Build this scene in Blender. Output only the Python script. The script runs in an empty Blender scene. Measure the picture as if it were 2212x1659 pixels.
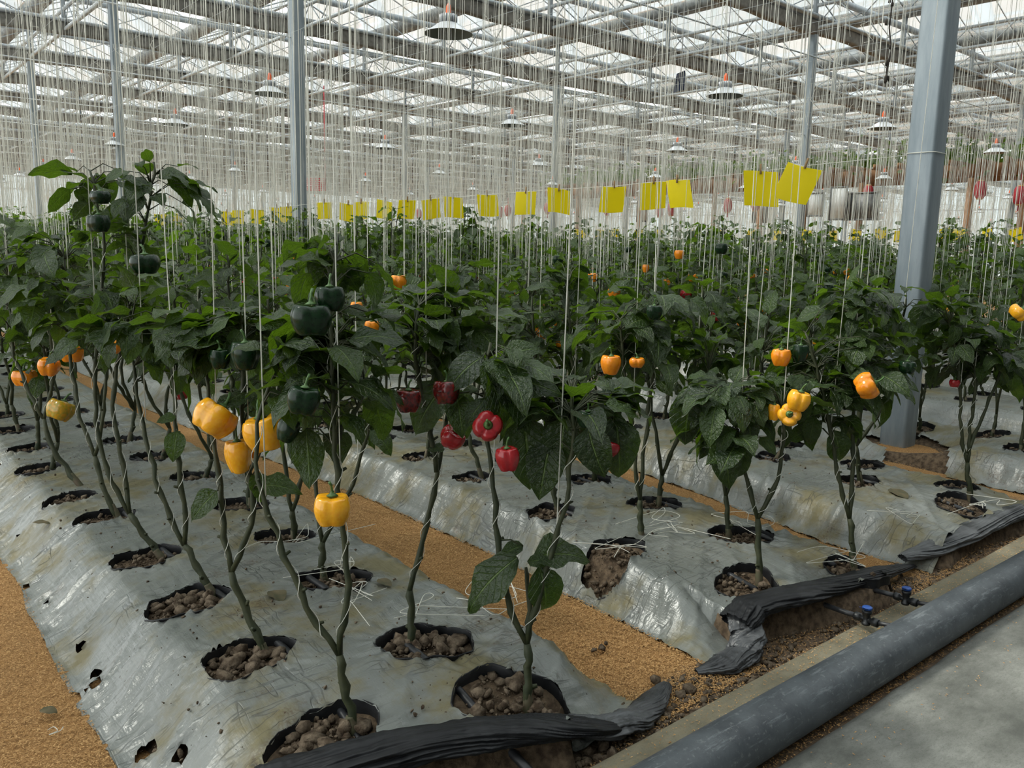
import bpy, bmesh, math, random
import numpy as np
from mathutils import Vector, Matrix

# ------------------------------------------------------------------ camera, world, sun, exposure
scene = bpy.context.scene
COL = scene.collection
W_PX, H_PX = 2212.0, 1659.0
CX, CY = W_PX / 2, H_PX / 2
CAM_Z = 1.36
vl, vr = (-410.0, 500.0), (3280.0, 585.0)          # vanishing points of the bed rows and of the pipe
_l = np.array([vl[0] - CX, CY - vl[1]]); _r = np.array([vr[0] - CX, CY - vr[1]])
FPX = math.sqrt(-(_l @ _r))
_Y = np.array([_l[0], _l[1], -FPX]); _Y /= np.linalg.norm(_Y)
_X = np.array([_r[0], _r[1], -FPX]); _X -= _Y * (_X @ _Y); _X /= np.linalg.norm(_X)
RC = np.array([_X, _Y, np.cross(_X, _Y)])           # camera axes to world axes
CAM = np.array([0.0, 0.0, CAM_Z])
cam_data = bpy.data.cameras.new('camera')
cam_data.sensor_width = 36.0
cam_data.lens = FPX / W_PX * 36.0
cam_data.clip_start = 0.05
cam_data.clip_end = 400
cam = bpy.data.objects.new('camera', cam_data)
COL.objects.link(cam)
m4 = Matrix([[*RC[0], CAM[0]], [*RC[1], CAM[1]], [*RC[2], CAM[2]], [0, 0, 0, 1]])
cam.matrix_world = m4
scene.camera = cam

world = bpy.data.worlds.new('world')
scene.world = world
world.use_nodes = True
bg = world.node_tree.nodes['Background']
bg.inputs[0].default_value = (0.94, 0.985, 0.98, 1)
bg.inputs[1].default_value = 1.9

sun_data = bpy.data.lights.new('sun', 'SUN')
sun_data.energy = 3.6
sun_data.angle = math.radians(9)
sun_data.color = (1.0, 0.95, 0.86)
sun = bpy.data.objects.new('sun', sun_data)
COL.objects.link(sun)
SUN_DIR = Vector((-0.50, 0.52, 0.78)).normalized()  # points towards the sun
sun.rotation_euler = SUN_DIR.to_track_quat('Z', 'Y').to_euler()

scene.view_settings.view_transform = 'Standard'
scene.view_settings.look = 'None'
scene.view_settings.gamma = 1
scene.view_settings.use_curve_mapping = False
scene.view_settings.exposure = 0.22
scene.cycles.use_adaptive_sampling = True
scene.cycles.adaptive_threshold = 0.06
scene.cycles.max_bounces = 5
scene.cycles.diffuse_bounces = 3
scene.cycles.glossy_bounces = 2
scene.cycles.transmission_bounces = 4
scene.cycles.transparent_max_bounces = 10
scene.cycles.caustics_reflective = False
scene.cycles.caustics_refractive = False

# ------------------------------------------------------------------ measuring helpers
def ray(px, py):
    return RC @ np.array([px - CX, CY - py, -FPX])
def at(px, py, depth):
    return CAM + ray(px, py) * (depth / FPX)
def onz(px, py, z):
    d = ray(px, py); return CAM + d * ((z - CAM[2]) / d[2])
def onx(px, py, x):
    d = ray(px, py); return CAM + d * ((x - CAM[0]) / d[0])
def proj(p):
    c = RC.T @ (np.asarray(p, float) - CAM)
    return CX + FPX * c[0] / -c[2], CY - FPX * c[1] / -c[2], -c[2]
def in_view(p, m=120):
    x, y, d = proj(p)
    return d > 0.3 and -m < x < W_PX + m

# ------------------------------------------------------------------ noise (numpy)
_rs = np.random.RandomState(7)
_PERM = _rs.rand(256, 256)
def vn(x, y):
    x = np.asarray(x, float); y = np.asarray(y, float)
    xi = np.floor(x).astype(int); yi = np.floor(y).astype(int)
    fx = x - xi; fy = y - yi
    fx = fx * fx * (3 - 2 * fx); fy = fy * fy * (3 - 2 * fy)
    a = _PERM[xi & 255, yi & 255]; b = _PERM[(xi + 1) & 255, yi & 255]
    c = _PERM[xi & 255, (yi + 1) & 255]; d = _PERM[(xi + 1) & 255, (yi + 1) & 255]
    return (a * (1 - fx) + b * fx) * (1 - fy) + (c * (1 - fx) + d * fx) * fy
def fbm(x, y, o=3):
    s = 0; a = .5
    for i in range(o):
        s = s + a * (vn(x + 13.7 * i, y + 7.3 * i) - .5); x = x * 2.03; y = y * 2.03; a *= .5
    return s
def ridge(x, y):
    return 1 - np.abs(2 * vn(x, y) - 1)
def sstep(a, b, x):
    t = np.clip((x - a) / (b - a), 0, 1); return t * t * (3 - 2 * t)
R = random.Random(11)

# ------------------------------------------------------------------ mesh and object helpers
def tag(o, label=None, cat=None, group=None, kind=None):
    if label: o['label'] = label
    if cat: o['category'] = cat
    if group: o['group'] = group
    if kind: o['kind'] = kind
    return o
def link(name, data, parent=None, mats=None):
    o = bpy.data.objects.new(name, data)
    COL.objects.link(o)
    if parent is not None: o.parent = parent
    return o
def empty(name, loc=(0, 0, 0), rz=0.0, parent=None):
    o = bpy.data.objects.new(name, None)
    o.empty_display_size = .1
    o.location = loc; o.rotation_euler = (0, 0, rz)
    COL.objects.link(o)
    if parent is not None: o.parent = parent
    return o
def mesh_np(name, V, F, mat, smooth=True, uv=None, col=None):
    """V (n,3), F list of equal-size index arrays [(m,k), ...]"""
    me = bpy.data.meshes.new(name)
    V = np.asarray(V, np.float32)
    Fs = [np.asarray(f, np.int32) for f in (F if isinstance(F, list) else [F]) if len(f)]
    me.vertices.add(len(V)); me.vertices.foreach_set('co', V.ravel())
    nl = sum(f.size for f in Fs); npol = sum(len(f) for f in Fs)
    me.loops.add(nl); me.polygons.add(npol)
    idx = np.concatenate([f.ravel() for f in Fs])
    st = []; off = 0
    for f in Fs:
        st.append(off + np.arange(len(f)) * f.shape[1]); off += f.size
    me.loops.foreach_set('vertex_index', idx)
    me.polygons.foreach_set('loop_start', np.concatenate(st).astype(np.int32))
    if smooth: me.polygons.foreach_set('use_smooth', np.ones(npol, bool))
    if uv is not None:
        l = me.uv_layers.new(name='UVMap')
        l.data.foreach_set('uv', np.asarray(uv, np.float32)[idx].ravel())
    if col is not None:
        a = me.attributes.new('tint', 'FLOAT', 'POINT')
        a.data.foreach_set('value', np.asarray(col, np.float32))
    me.update(calc_edges=True)
    if mat is not None: me.materials.append(mat)
    return me

class MB:
    """collects shapes into one mesh"""
    def __init__(s): s.v = []; s.f3 = []; s.f4 = []; s.n = 0; s.c = []
    def add(s, V, F, c=0.0):
        V = np.asarray(V, float).reshape(-1, 3)
        F = np.asarray(F, int)
        if F.size:
            (s.f3 if F.shape[1] == 3 else s.f4).append(F + s.n)
        s.v.append(V); s.c.append(np.full(len(V), c)); s.n += len(V)
    def faces_on_last(s, F, base):
        F = np.asarray(F, int) + base
        (s.f3 if F.shape[1] == 3 else s.f4).append(F)
    def box(s, c, d, rz=0.0, bev=0.0):
        x, y, z = np.array(d) / 2
        V = np.array([[-x, -y, -z], [x, -y, -z], [x, y, -z], [-x, y, -z], [-x, -y, z], [x, -y, z], [x, y, z], [-x, y, z]])
        if rz:
            ca, sa = math.cos(rz), math.sin(rz)
            V = V @ np.array([[ca, sa, 0], [-sa, ca, 0], [0, 0, 1]])
        s.add(V + np.array(c), [[0, 3, 2, 1], [4, 5, 6, 7], [0, 1, 5, 4], [1, 2, 6, 5], [2, 3, 7, 6], [3, 0, 4, 7]])
    def bar(s, p, q, w, h=None, up=(0, 0, 1)):
        p = np.array(p, float); q = np.array(q, float); h = h or w
        d = q - p; L = np.linalg.norm(d); d = d / L
        u = np.array(up, float)
        if abs(d @ u) > .98: u = np.array([1., 0, 0])
        a = np.cross(d, u); a /= np.linalg.norm(a); b = np.cross(a, d)
        a *= w / 2; b *= h / 2
        V = [p - a - b, p + a - b, p + a + b, p - a + b, q - a - b, q + a - b, q + a + b, q - a + b]
        s.add(V, [[0, 1, 2, 3], [4, 7, 6, 5], [0, 4, 5, 1], [1, 5, 6, 2], [2, 6, 7, 3], [3, 7, 4, 0]])
    def tube(s, pts, rad, n=8, cap=True, c=0.0):
        P = np.asarray(pts, float); m = len(P)
        r = np.broadcast_to(np.asarray(rad, float), (m,)) if np.ndim(rad) else np.full(m, float(rad))
        T = np.gradient(P, axis=0); T /= (np.linalg.norm(T, axis=1, keepdims=True) + 1e-12)
        u = np.array([0.31, 0.95, 0.05]) if abs(T[0][2]) > .7 else np.array([0., 0, 1])
        ang = np.arange(n) * 2 * math.pi / n
        V = []
        for i in range(m):
            u = u - T[i] * (u @ T[i]); u /= (np.linalg.norm(u) + 1e-12)
            w = np.cross(T[i], u)
            V.append(P[i] + r[i] * (np.cos(ang)[:, None] * u + np.sin(ang)[:, None] * w))
        V = np.concatenate(V)
        j = np.arange(n); j2 = (j + 1) % n
        F = [np.stack([i * n + j, i * n + j2, (i + 1) * n + j2, (i + 1) * n + j], 1) for i in range(m - 1)]
        base = s.n
        s.add(V, np.concatenate(F), c)
        if cap and n >= 3:
            for e, o in ((0, -1), (m - 1, 1)):
                k = s.n; s.add(P[e][None], np.zeros((0, 3), int), c)
                ring = base + e * n + j; r2 = base + e * n + j2
                s.f3.append(np.stack([ring, r2, np.full(n, k)], 1) if o > 0 else np.stack([r2, ring, np.full(n, k)], 1))
    def lathe(s, prof, n=24, c=(0, 0, 0), axis='z'):
        ang = np.arange(n) * 2 * math.pi / n
        V = []
        for r, z in prof:
            V.append(np.stack([np.cos(ang) * r, np.sin(ang) * r, np.full(n, z)], 1))
        V = np.concatenate(V)
        if axis == 'x': V = V[:, [2, 0, 1]]
        if axis == 'y': V = V[:, [1, 2, 0]]
        j = np.arange(n); j2 = (j + 1) % n
        F = np.concatenate([np.stack([i * n + j, i * n + j2, (i + 1) * n + j2, (i + 1) * n + j], 1) for i in range(len(prof) - 1)])
        s.add(V + np.array(c), F)
    def grid(s, G, closed=False):
        G = np.asarray(G, float); a, b = G.shape[:2]
        i, j = np.meshgrid(np.arange(a - 1), np.arange(b - 1), indexing='ij'); i = i.ravel(); j = j.ravel()
        s.add(G.reshape(-1, 3), np.stack([i * b + j, (i + 1) * b + j, (i + 1) * b + j + 1, i * b + j + 1], 1))
    def mesh(s, name, mat, smooth=False, tint=False):
        F = []
        if s.f4: F.append(np.concatenate(s.f4))
        if s.f3: F.append(np.concatenate(s.f3))
        return mesh_np(name, np.concatenate(s.v), F, mat, smooth, col=np.concatenate(s.c) if tint else None)
    def build(s, name, mat, parent=None, smooth=False, tint=False):
        return link(name, s.mesh(name, mat, smooth, tint), parent)

# ------------------------------------------------------------------ materials
def mat_new(name):
    m = bpy.data.materials.new(name); m.use_nodes = True
    return m, m.node_tree.nodes, m.node_tree.links, m.node_tree.nodes['Principled BSDF']
def mat(name, col, rough=.6, metal=0.0, spec=.5, var=0.0, scale=20.0, bump=0.0, bscale=60.0, col2=None, dist=.002):
    m, N, L, b = mat_new(name)
    b.inputs['Base Color'].default_value = (*col, 1)
    b.inputs['Roughness'].default_value = rough
    b.inputs['Metallic'].default_value = metal
    b.inputs['Specular IOR Level'].default_value = spec
    if var or col2 or bump:
        tc = N.new('ShaderNodeTexCoord')
    if var or col2:
        n = N.new('ShaderNodeTexNoise'); n.inputs['Scale'].default_value = scale; n.inputs['Detail'].default_value = 5
        L.new(tc.outputs['Object'], n.inputs['Vector'])
        r = N.new('ShaderNodeValToRGB')
        r.color_ramp.elements[0].position = .35; r.color_ramp.elements[1].position = .65
        c2 = col2 or tuple(min(1, c * (1 + var)) for c in col)
        c1 = col if col2 else tuple(c * (1 - var) for c in col)
        r.color_ramp.elements[0].color = (*c1, 1); r.color_ramp.elements[1].color = (*c2, 1)
        L.new(n.outputs['Fac'], r.inputs[0]); L.new(r.outputs[0], b.inputs['Base Color'])
    if bump:
        n2 = N.new('ShaderNodeTexNoise'); n2.inputs['Scale'].default_value = bscale; n2.inputs['Detail'].default_value = 4
        L.new(tc.outputs['Object'], n2.inputs['Vector'])
        bp = N.new('ShaderNodeBump'); bp.inputs['Strength'].default_value = bump; bp.inputs['Distance'].default_value = dist
        L.new(n2.outputs['Fac'], bp.inputs['Height']); L.new(bp.outputs[0], b.inputs['Normal'])
    return m

def math_node(N, L, op, a, b=None, clamp=False):
    n = N.new('ShaderNodeMath'); n.operation = op; n.use_clamp = clamp
    for i, v in enumerate((a, b)):
        if v is None: continue
        if isinstance(v, (int, float)): n.inputs[i].default_value = v
        else: L.new(v, n.inputs[i])
    return n.outputs[0]
def noise_node(N, L, vec, scale, detail=4, rough=.5):
    n = N.new('ShaderNodeTexNoise'); n.inputs['Scale'].default_value = scale
    n.inputs['Detail'].default_value = detail; n.inputs['Roughness'].default_value = rough
    L.new(vec, n.inputs['Vector']); return n.outputs['Fac']
def ramp_node(N, L, fac, stops):
    r = N.new('ShaderNodeValToRGB')
    while len(r.color_ramp.elements) < len(stops): r.color_ramp.elements.new(.5)
    for e, (p, c) in zip(r.color_ramp.elements, stops):
        e.position = p; e.color = (*c, 1) if not isinstance(c, (int, float)) else (c, c, c, 1)
    L.new(fac, r.inputs[0]); return r.outputs[0]
def mix_col(N, L, fac, a, b, mode='MIX'):
    n = N.new('ShaderNodeMix'); n.data_type = 'RGBA'; n.blend_type = mode
    if isinstance(fac, (int, float)): n.inputs[0].default_value = fac
    else: L.new(fac, n.inputs[0])
    for i, v in ((6, a), (7, b)):
        if isinstance(v, tuple): n.inputs[i].default_value = (*v, 1)
        else: L.new(v, n.inputs[i])
    return n.outputs[2]
def mapping(N, L, vec, scale=(1, 1, 1), rot=(0, 0, 0)):
    n = N.new('ShaderNodeMapping'); n.inputs['Scale'].default_value = scale; n.inputs['Rotation'].default_value = rot
    L.new(vec, n.inputs['Vector']); return n.outputs[0]

def make_film():
    m, N, L, b = mat_new('silver_mulch_film')
    tc = N.new('ShaderNodeTexCoord'); v = tc.outputs['Object']
    big = noise_node(N, L, v, 2.2, 4, .6)
    base = ramp_node(N, L, big, [(.3, (.145, .157, .145)), (.7, (.22, .23, .212))])
    stain = noise_node(N, L, v, 3.1, 6, .65)
    sf = ramp_node(N, L, stain, [(.48, 0.0), (.62, .85)])
    base = mix_col(N, L, sf, base, (.175, .15, .075))
    mud = noise_node(N, L, v, 2.7, 8, .7)
    mv = ramp_node(N, L, mud, [(.56, 0.0), (.66, .95)])
    fine = noise_node(N, L, v, 140, 3, .6)
    mv2 = math_node(N, L, 'MULTIPLY', mv, ramp_node(N, L, fine, [(.45, .15), (.6, 1.0)]))
    base = mix_col(N, L, mv2, base, (.095, .065, .038))
    vor = N.new('ShaderNodeTexVoronoi'); vor.inputs['Scale'].default_value = 26; L.new(v, vor.inputs['Vector'])
    sp = ramp_node(N, L, vor.outputs['Distance'], [(.07, 1.0), (.11, 0.0)])
    spm = math_node(N, L, 'MULTIPLY', sp, ramp_node(N, L, noise_node(N, L, v, 5, 3), [(.5, 0.0), (.58, 1.0)]))
    base = mix_col(N, L, spm, base, (.05, .045, .03))
    def crease(sc, rot, seed_off, lo):
        mp = mapping(N, L, v, sc, (0, 0, rot)); mp.node.inputs['Location'].default_value = (seed_off, seed_off * 2, 0)
        nn = math_node(N, L, 'ABSOLUTE', math_node(N, L, 'SUBTRACT', noise_node(N, L, mp, 1.0, 2, .5), .5))
        ln = ramp_node(N, L, nn, [(0.0, 1.0), (.018, 0.0)])
        return math_node(N, L, 'MULTIPLY', ln, ramp_node(N, L, noise_node(N, L, v, 2.4, 3, .6), [(lo, 0.0), (lo + .14, 1.0)]))
    cr = math_node(N, L, 'MAXIMUM', crease((2.2, 17, 6), .6, 3.0, .42), crease((15, 1.8, 6), .25, 9.0, .48))
    base = mix_col(N, L, math_node(N, L, 'MULTIPLY', cr, .55), base, (.07, .075, .075))  # darkens crease lines in colour: painted dark reflections, bared black underside, gathered dirt
    L.new(base, b.inputs['Base Color'])
    b.inputs['Metallic'].default_value = .06
    L.new(ramp_node(N, L, stain, [(.45, .55), (.64, .12)]), b.inputs['Specular IOR Level'])
    ro = ramp_node(N, L, stain, [(.35, .24), (.7, .5)])
    L.new(ro, b.inputs['Roughness'])
    w1 = noise_node(N, L, mapping(N, L, v, (2.5, 34, 20), (0, 0, .55)), 1.0, 4, .6)
    w2 = noise_node(N, L, mapping(N, L, v, (30, 3.0, 20), (0, 0, .3)), 1.0, 4, .6)
    s = math_node(N, L, 'SUBTRACT', math_node(N, L, 'ADD', w1, w2), math_node(N, L, 'MULTIPLY', cr, .5))
    bp = N.new('ShaderNodeBump'); bp.inputs['Strength'].default_value = .5; bp.inputs['Distance'].default_value = .008
    L.new(s, bp.inputs['Height']); L.new(bp.outputs[0], b.inputs['Normal'])
    return m

def make_leaf(name, dark, lite, trans, tw=.35):
    m, N, L, b = mat_new(name)
    uv = N.new('ShaderNodeUVMap'); sep = N.new('ShaderNodeSeparateXYZ'); L.new(uv.outputs[0], sep.inputs[0])
    u = math_node(N, L, 'ABSOLUTE', math_node(N, L, 'SUBTRACT', math_node(N, L, 'MULTIPLY', sep.outputs[0], 2.0), 1.0))
    v = sep.outputs[1]
    k = math_node(N, L, 'SUBTRACT', math_node(N, L, 'MULTIPLY', v, 8.0), math_node(N, L, 'MULTIPLY', u, 2.2))
    fr = math_node(N, L, 'ABSOLUTE', math_node(N, L, 'SUBTRACT', math_node(N, L, 'FRACT', k), .5))
    vein = ramp_node(N, L, fr, [(0.0, 1.0), (.09, 0.0)])
    mid = ramp_node(N, L, u, [(.03, 1.0), (.07, 0.0)])
    vv = math_node(N, L, 'MAXIMUM', math_node(N, L, 'MULTIPLY', vein, .35), math_node(N, L, 'MULTIPLY', mid, .7))
    at_ = N.new('ShaderNodeAttribute'); at_.attribute_name = 'tint'
    oi = N.new('ShaderNodeObjectInfo')
    al = N.new('ShaderNodeAttribute'); al.attribute_type = 'OBJECT'; al.attribute_name = 'young'
    t = math_node(N, L, 'ADD', at_.outputs['Fac'], math_node(N, L, 'MULTIPLY', oi.outputs['Random'], .45))
    t = math_node(N, L, 'ADD', t, al.outputs['Fac'], clamp=True)
    c = mix_col(N, L, t, dark, lite)
    tc = N.new('ShaderNodeTexCoord')
    cmb = N.new('ShaderNodeCombineXYZ'); L.new(math_node(N, L, 'MULTIPLY', sep.outputs[0], 5.5), cmb.inputs[0]); L.new(math_node(N, L, 'MULTIPLY', v, 9.0), cmb.inputs[1])
    L.new(math_node(N, L, 'MULTIPLY', oi.outputs['Random'], 40.0), cmb.inputs[2])
    bl = noise_node(N, L, cmb.outputs[0], 1.3, 3, .55)
    c = mix_col(N, L, ramp_node(N, L, bl, [(.4, 0.0), (.75, .25)]), c, (.09, .12, .075))
    c = mix_col(N, L, vv, c, (.16, .24, .07))
    L.new(c, b.inputs['Base Color'])
    b.inputs['Roughness'].default_value = .36
    b.inputs['Specular IOR Level'].default_value = .6
    h = math_node(N, L, 'SUBTRACT', bl, math_node(N, L, 'MULTIPLY', vv, .5))
    bp = N.new('ShaderNodeBump'); bp.inputs['Strength'].default_value = .9; bp.inputs['Distance'].default_value = .012
    L.new(h, bp.inputs['Height']); L.new(bp.outputs[0], b.inputs['Normal'])
    tr = N.new('ShaderNodeBsdfTranslucent')
    tcol = mix_col(N, L, t, trans, tuple(min(1, x * 1.8) for x in trans))
    L.new(tcol, tr.inputs[0]); L.new(bp.outputs[0], tr.inputs['Normal'])
    mx = N.new('ShaderNodeMixShader'); mx.inputs[0].default_value = tw
    L.new(b.outputs[0], mx.inputs[1]); L.new(tr.outputs[0], mx.inputs[2])
    L.new(mx.outputs[0], N['Material Output'].inputs[0])
    return m

def make_glass(name, tint=(.93, .965, .97), white=.12, wc=(.8, .85, .86)):
    m, N, L, b = mat_new(name)
    N.remove(b)
    t = N.new('ShaderNodeBsdfTransparent'); t.inputs[0].default_value = (*tint, 1)
    d = N.new('ShaderNodeBsdfTranslucent'); d.inputs[0].default_value = (*wc, 1)
    df = N.new('ShaderNodeBsdfDiffuse'); df.inputs[0].default_value = (*wc, 1)
    a = N.new('ShaderNodeAddShader')
    mx0 = N.new('ShaderNodeMixShader'); mx0.inputs[0].default_value = .35
    L.new(d.outputs[0], mx0.inputs[1]); L.new(df.outputs[0], mx0.inputs[2])
    tc = N.new('ShaderNodeTexCoord')
    dirt = noise_node(N, L, tc.outputs['Object'], 1.3, 5, .6)
    f = ramp_node(N, L, dirt, [(.4, white * .4), (.8, min(1, white * 2.2))])
    mx = N.new('ShaderNodeMixShader'); L.new(f, mx.inputs[0])
    L.new(t.outputs[0], mx.inputs[1]); L.new(mx0.outputs[0], mx.inputs[2])
    g = N.new('ShaderNodeBsdfGlossy'); g.inputs['Roughness'].default_value = .08
    fr = N.new('ShaderNodeFresnel'); fr.inputs[0].default_value = 1.45
    ff = math_node(N, L, 'MULTIPLY', fr.outputs[0], .6)
    mx2 = N.new('ShaderNodeMixShader'); L.new(ff, mx2.inputs[0]); L.new(mx.outputs[0], mx2.inputs[1]); L.new(g.outputs[0], mx2.inputs[2])
    L.new(mx2.outputs[0], N['Material Output'].inputs[0])
    N.remove(a)
    return m

def make_ground():
    m, N, L, b = mat_new('rice_husk_ground')
    tc = N.new('ShaderNodeTexCoord'); v = tc.outputs['Object']
    n1 = noise_node(N, L, v, 160, 3, .7); n2 = noise_node(N, L, v, 4, 4, .6)
    husk = ramp_node(N, L, n1, [(.3, (.16, .08, .028)), (.5, (.37, .20, .075)), (.72, (.56, .34, .15))])
    husk = mix_col(N, L, ramp_node(N, L, n2, [(.45, 0.0), (.75, .35)]), husk, (.20, .12, .06))
    n3 = noise_node(N, L, v, 30, 6, .7)
    soil = ramp_node(N, L, n3, [(.3, (.10, .07, .045)), (.6, (.21, .15, .10)), (.8, (.32, .25, .175))])
    sep = N.new('ShaderNodeSeparateXYZ'); L.new(v, sep.inputs[0])
    yy = math_node(N, L, 'ADD', sep.outputs[1], math_node(N, L, 'MULTIPLY', math_node(N, L, 'SUBTRACT', noise_node(N, L, v, 5, 4, .6), .5), .7))
    mr = N.new('ShaderNodeMapRange'); mr.inputs[1].default_value = 1.46; mr.inputs[2].default_value = 1.62
    L.new(yy, mr.inputs[0])
    c = mix_col(N, L, mr.outputs[0], soil, husk)
    L.new(c, b.inputs['Base Color'])
    b.inputs['Roughness'].default_value = .9; b.inputs['Specular IOR Level'].default_value = .2
    bp = N.new('ShaderNodeBump'); bp.inputs['Strength'].default_value = .9; bp.inputs['Distance'].default_value = .008
    L.new(n1, bp.inputs['Height']); L.new(bp.outputs[0], b.inputs['Normal'])
    return m

def make_concrete(name, a, b_, stain, sc=3.0):
    m, N, L, b = mat_new(name)
    tc = N.new('ShaderNodeTexCoord'); v = tc.outputs['Object']
    n1 = noise_node(N, L, mapping(N, L, v, (1, 1.6, 1), (0, 0, .3)), sc, 8, .65)
    c = ramp_node(N, L, n1, [(.34, a), (.66, b_)])
    n2 = noise_node(N, L, mapping(N, L, v, (30, 90, 30), (0, 0, .5)), 1.0, 4, .7)
    c = mix_col(N, L, ramp_node(N, L, n2, [(.45, 0.0), (.75, .45)]), c, stain)
    sp = noise_node(N, L, v, 220, 2, .6)
    c = mix_col(N, L, ramp_node(N, L, sp, [(.3, .35), (.45, 0.0)]), c, (.06, .06, .055))
    L.new(c, b.inputs['Base Color']); b.inputs['Roughness'].default_value = .85; b.inputs['Specular IOR Level'].default_value = .3
    bp = N.new('ShaderNodeBump'); bp.inputs['Strength'].default_value = .4; bp.inputs['Distance'].default_value = .003
    L.new(sp, bp.inputs['Height']); L.new(bp.outputs[0], b.inputs['Normal'])
    return m

def make_pipe():
    m, N, L, b = mat_new('scuffed_black_pipe')
    tc = N.new('ShaderNodeTexCoord'); v = tc.outputs['Object']
    n1 = noise_node(N, L, v, 6, 8, .7)
    c = ramp_node(N, L, n1, [(.35, (.038, .045, .052)), (.62, (.088, .10, .11))])
    n2 = noise_node(N, L, mapping(N, L, v, (8, 60, 60)), 1.0, 6, .75)
    c = mix_col(N, L, ramp_node(N, L, n2, [(.56, 0.0), (.66, .7)]), c, (.19, .21, .22))
    n3 = noise_node(N, L, v, 70, 3, .6)
    c = mix_col(N, L, ramp_node(N, L, n3, [(.6, 0.0), (.72, .5)]), c, (.22, .23, .23))
    L.new(c, b.inputs['Base Color']); b.inputs['Roughness'].default_value = .55
    return m

def make_steel(name, a, b_, rough=.5, metal=.35):
    m, N, L, b = mat_new(name)
    tc = N.new('ShaderNodeTexCoord'); v = tc.outputs['Object']
    n1 = noise_node(N, L, mapping(N, L, v, (14, 14, 2.2)), 1.0, 6, .65)
    c = ramp_node(N, L, n1, [(.35, a), (.65, b_)])
    n2 = noise_node(N, L, mapping(N, L, v, (60, 60, 5)), 1.0, 3, .7)
    c = mix_col(N, L, ramp_node(N, L, n2, [(.66, 0.0), (.74, .55)]), c, (.16, .17, .17))
    L.new(c, b.inputs['Base Color']); b.inputs['Roughness'].default_value = rough; b.inputs['Metallic'].default_value = metal
    return m

def thin_mat(name, col, rough, tw):
    m, N, L, b = mat_new(name)
    b.inputs['Base Color'].default_value = (*col, 1); b.inputs['Roughness'].default_value = rough
    b.inputs['Specular IOR Level'].default_value = .3
    t = N.new('ShaderNodeBsdfTranslucent'); t.inputs[0].default_value = (*col, 1)
    mx = N.new('ShaderNodeMixShader'); mx.inputs[0].default_value = tw
    L.new(b.outputs[0], mx.inputs[1]); L.new(t.outputs[0], mx.inputs[2]); L.new(mx.outputs[0], N['Material Output'].inputs[0])
    return m
M = {}
M['film'] = make_film()
M['black'] = mat('black_film', (.009, .0095, .011), .48, spec=.3, col2=(.02, .021, .023), scale=9, bump=.35, bscale=30, dist=.005)
M['graybun'] = mat('crumpled_grey_film', (.11, .115, .12), .4, spec=.45, col2=(.018, .019, .021), scale=8, bump=.5, bscale=28, dist=.008)
M['ground'] = make_ground()
M['soil'] = mat('bed_soil', (.06, .042, .028), .95, spec=.15, col2=(.16, .115, .075), scale=40, bump=.8, bscale=70, dist=.01)
M['clod'] = mat('dry_clods', (.055, .038, .025), .95, spec=.15, col2=(.20, .155, .11), scale=38, bump=.9, bscale=120, dist=.006)
M['husk'] = mat('husk_grain', (.32, .165, .055), .8, spec=.25, col2=(.60, .37, .16), scale=90)
M['concrete'] = make_concrete('weathered_dappled_concrete', (.10, .102, .09), (.26, .262, .235), (.085, .087, .072))  # weathered tone, with dappled shade painted into the blotches
M['curb'] = make_concrete('dusty_kerb', (.12, .11, .075), (.24, .215, .15), (.28, .2, .1), 5)
M['pipe'] = make_pipe()
M['drip'] = mat('drip_tube', (.022, .023, .026), .45, var=.5, scale=30)
M['valve_black'] = mat('valve_plastic', (.012, .013, .014), .4)
M['blue'] = mat('blue_plastic', (.02, .075, .30), .4)
M['leaf'] = make_leaf('pepper_leaf', (.0105, .025, .0075), (.050, .10, .012), (.105, .20, .008), .34)
M['leaf_far'] = M['leaf']
M['stem'] = mat('pepper_stem', (.017, .026, .007), .65, col2=(.040, .045, .015), scale=30, bump=.3, bscale=90)
M['woodstem'] = mat('woody_stem', (.10, .075, .045), .75, col2=(.06, .07, .03), scale=25, bump=.4, bscale=80)
M['stalk'] = mat('pepper_stalk', (.06, .13, .03), .5, var=.3)
def pep(name, c, c2=None, r=.17):
    return mat(name, c, r, spec=.6, col2=c2, scale=9) if c2 else mat(name, c, r, spec=.6)
M['p_yellow'] = pep('yellow_pepper', (.85, .36, .012), (.90, .44, .02))
M['p_orange'] = pep('orange_pepper', (.80, .22, .008), (.86, .30, .012))
M['p_red'] = pep('red_pepper', (.30, .010, .014), (.38, .014, .02))
M['p_darkred'] = pep('ripening_pepper', (.035, .012, .012), (.20, .010, .010))
M['p_green'] = pep('green_pepper', (.004, .015, .005), (.007, .026, .008), .24)
M['p_green'].node_tree.nodes['Principled BSDF'].inputs['Specular IOR Level'].default_value = .32
M['p_turning'] = pep('turning_pepper', (.62, .30, .015), (.30, .26, .02))
M['string'] = thin_mat('white_twine', (.86, .85, .78), .8, .35)
M['card'] = thin_mat('yellow_sticky_card', (.95, .83, .02), .4, .55)
M['clip'] = mat('clothes_peg', (.30, .19, .09), .8, var=.2)
M['galv'] = make_steel('galvanised_steel', (.20, .24, .265), (.285, .325, .35), .5, .25)
M['galv2'] = make_steel('roof_steel', (.30, .34, .365), (.42, .46, .49), .5, .1)
M['steel_lt'] = make_steel('light_roof_bar', (.42, .455, .47), (.53, .56, .575), .45, .15)
M['curtain'] = mat('folded_shade_curtain', (.175, .168, .148), .8, var=.25, scale=8)
M['gutter'] = mat('roof_gutter', (.22, .235, .235), .5, metal=.1, var=.4, scale=7)
M['glass'] = make_glass('roof_glass')
M['poly'] = make_glass('wall_sheet', (.5, .54, .54), .5, (.42, .46, .45))
M['lampw'] = mat('lamp_enamel', (.62, .64, .66), .35, metal=.4)
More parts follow.
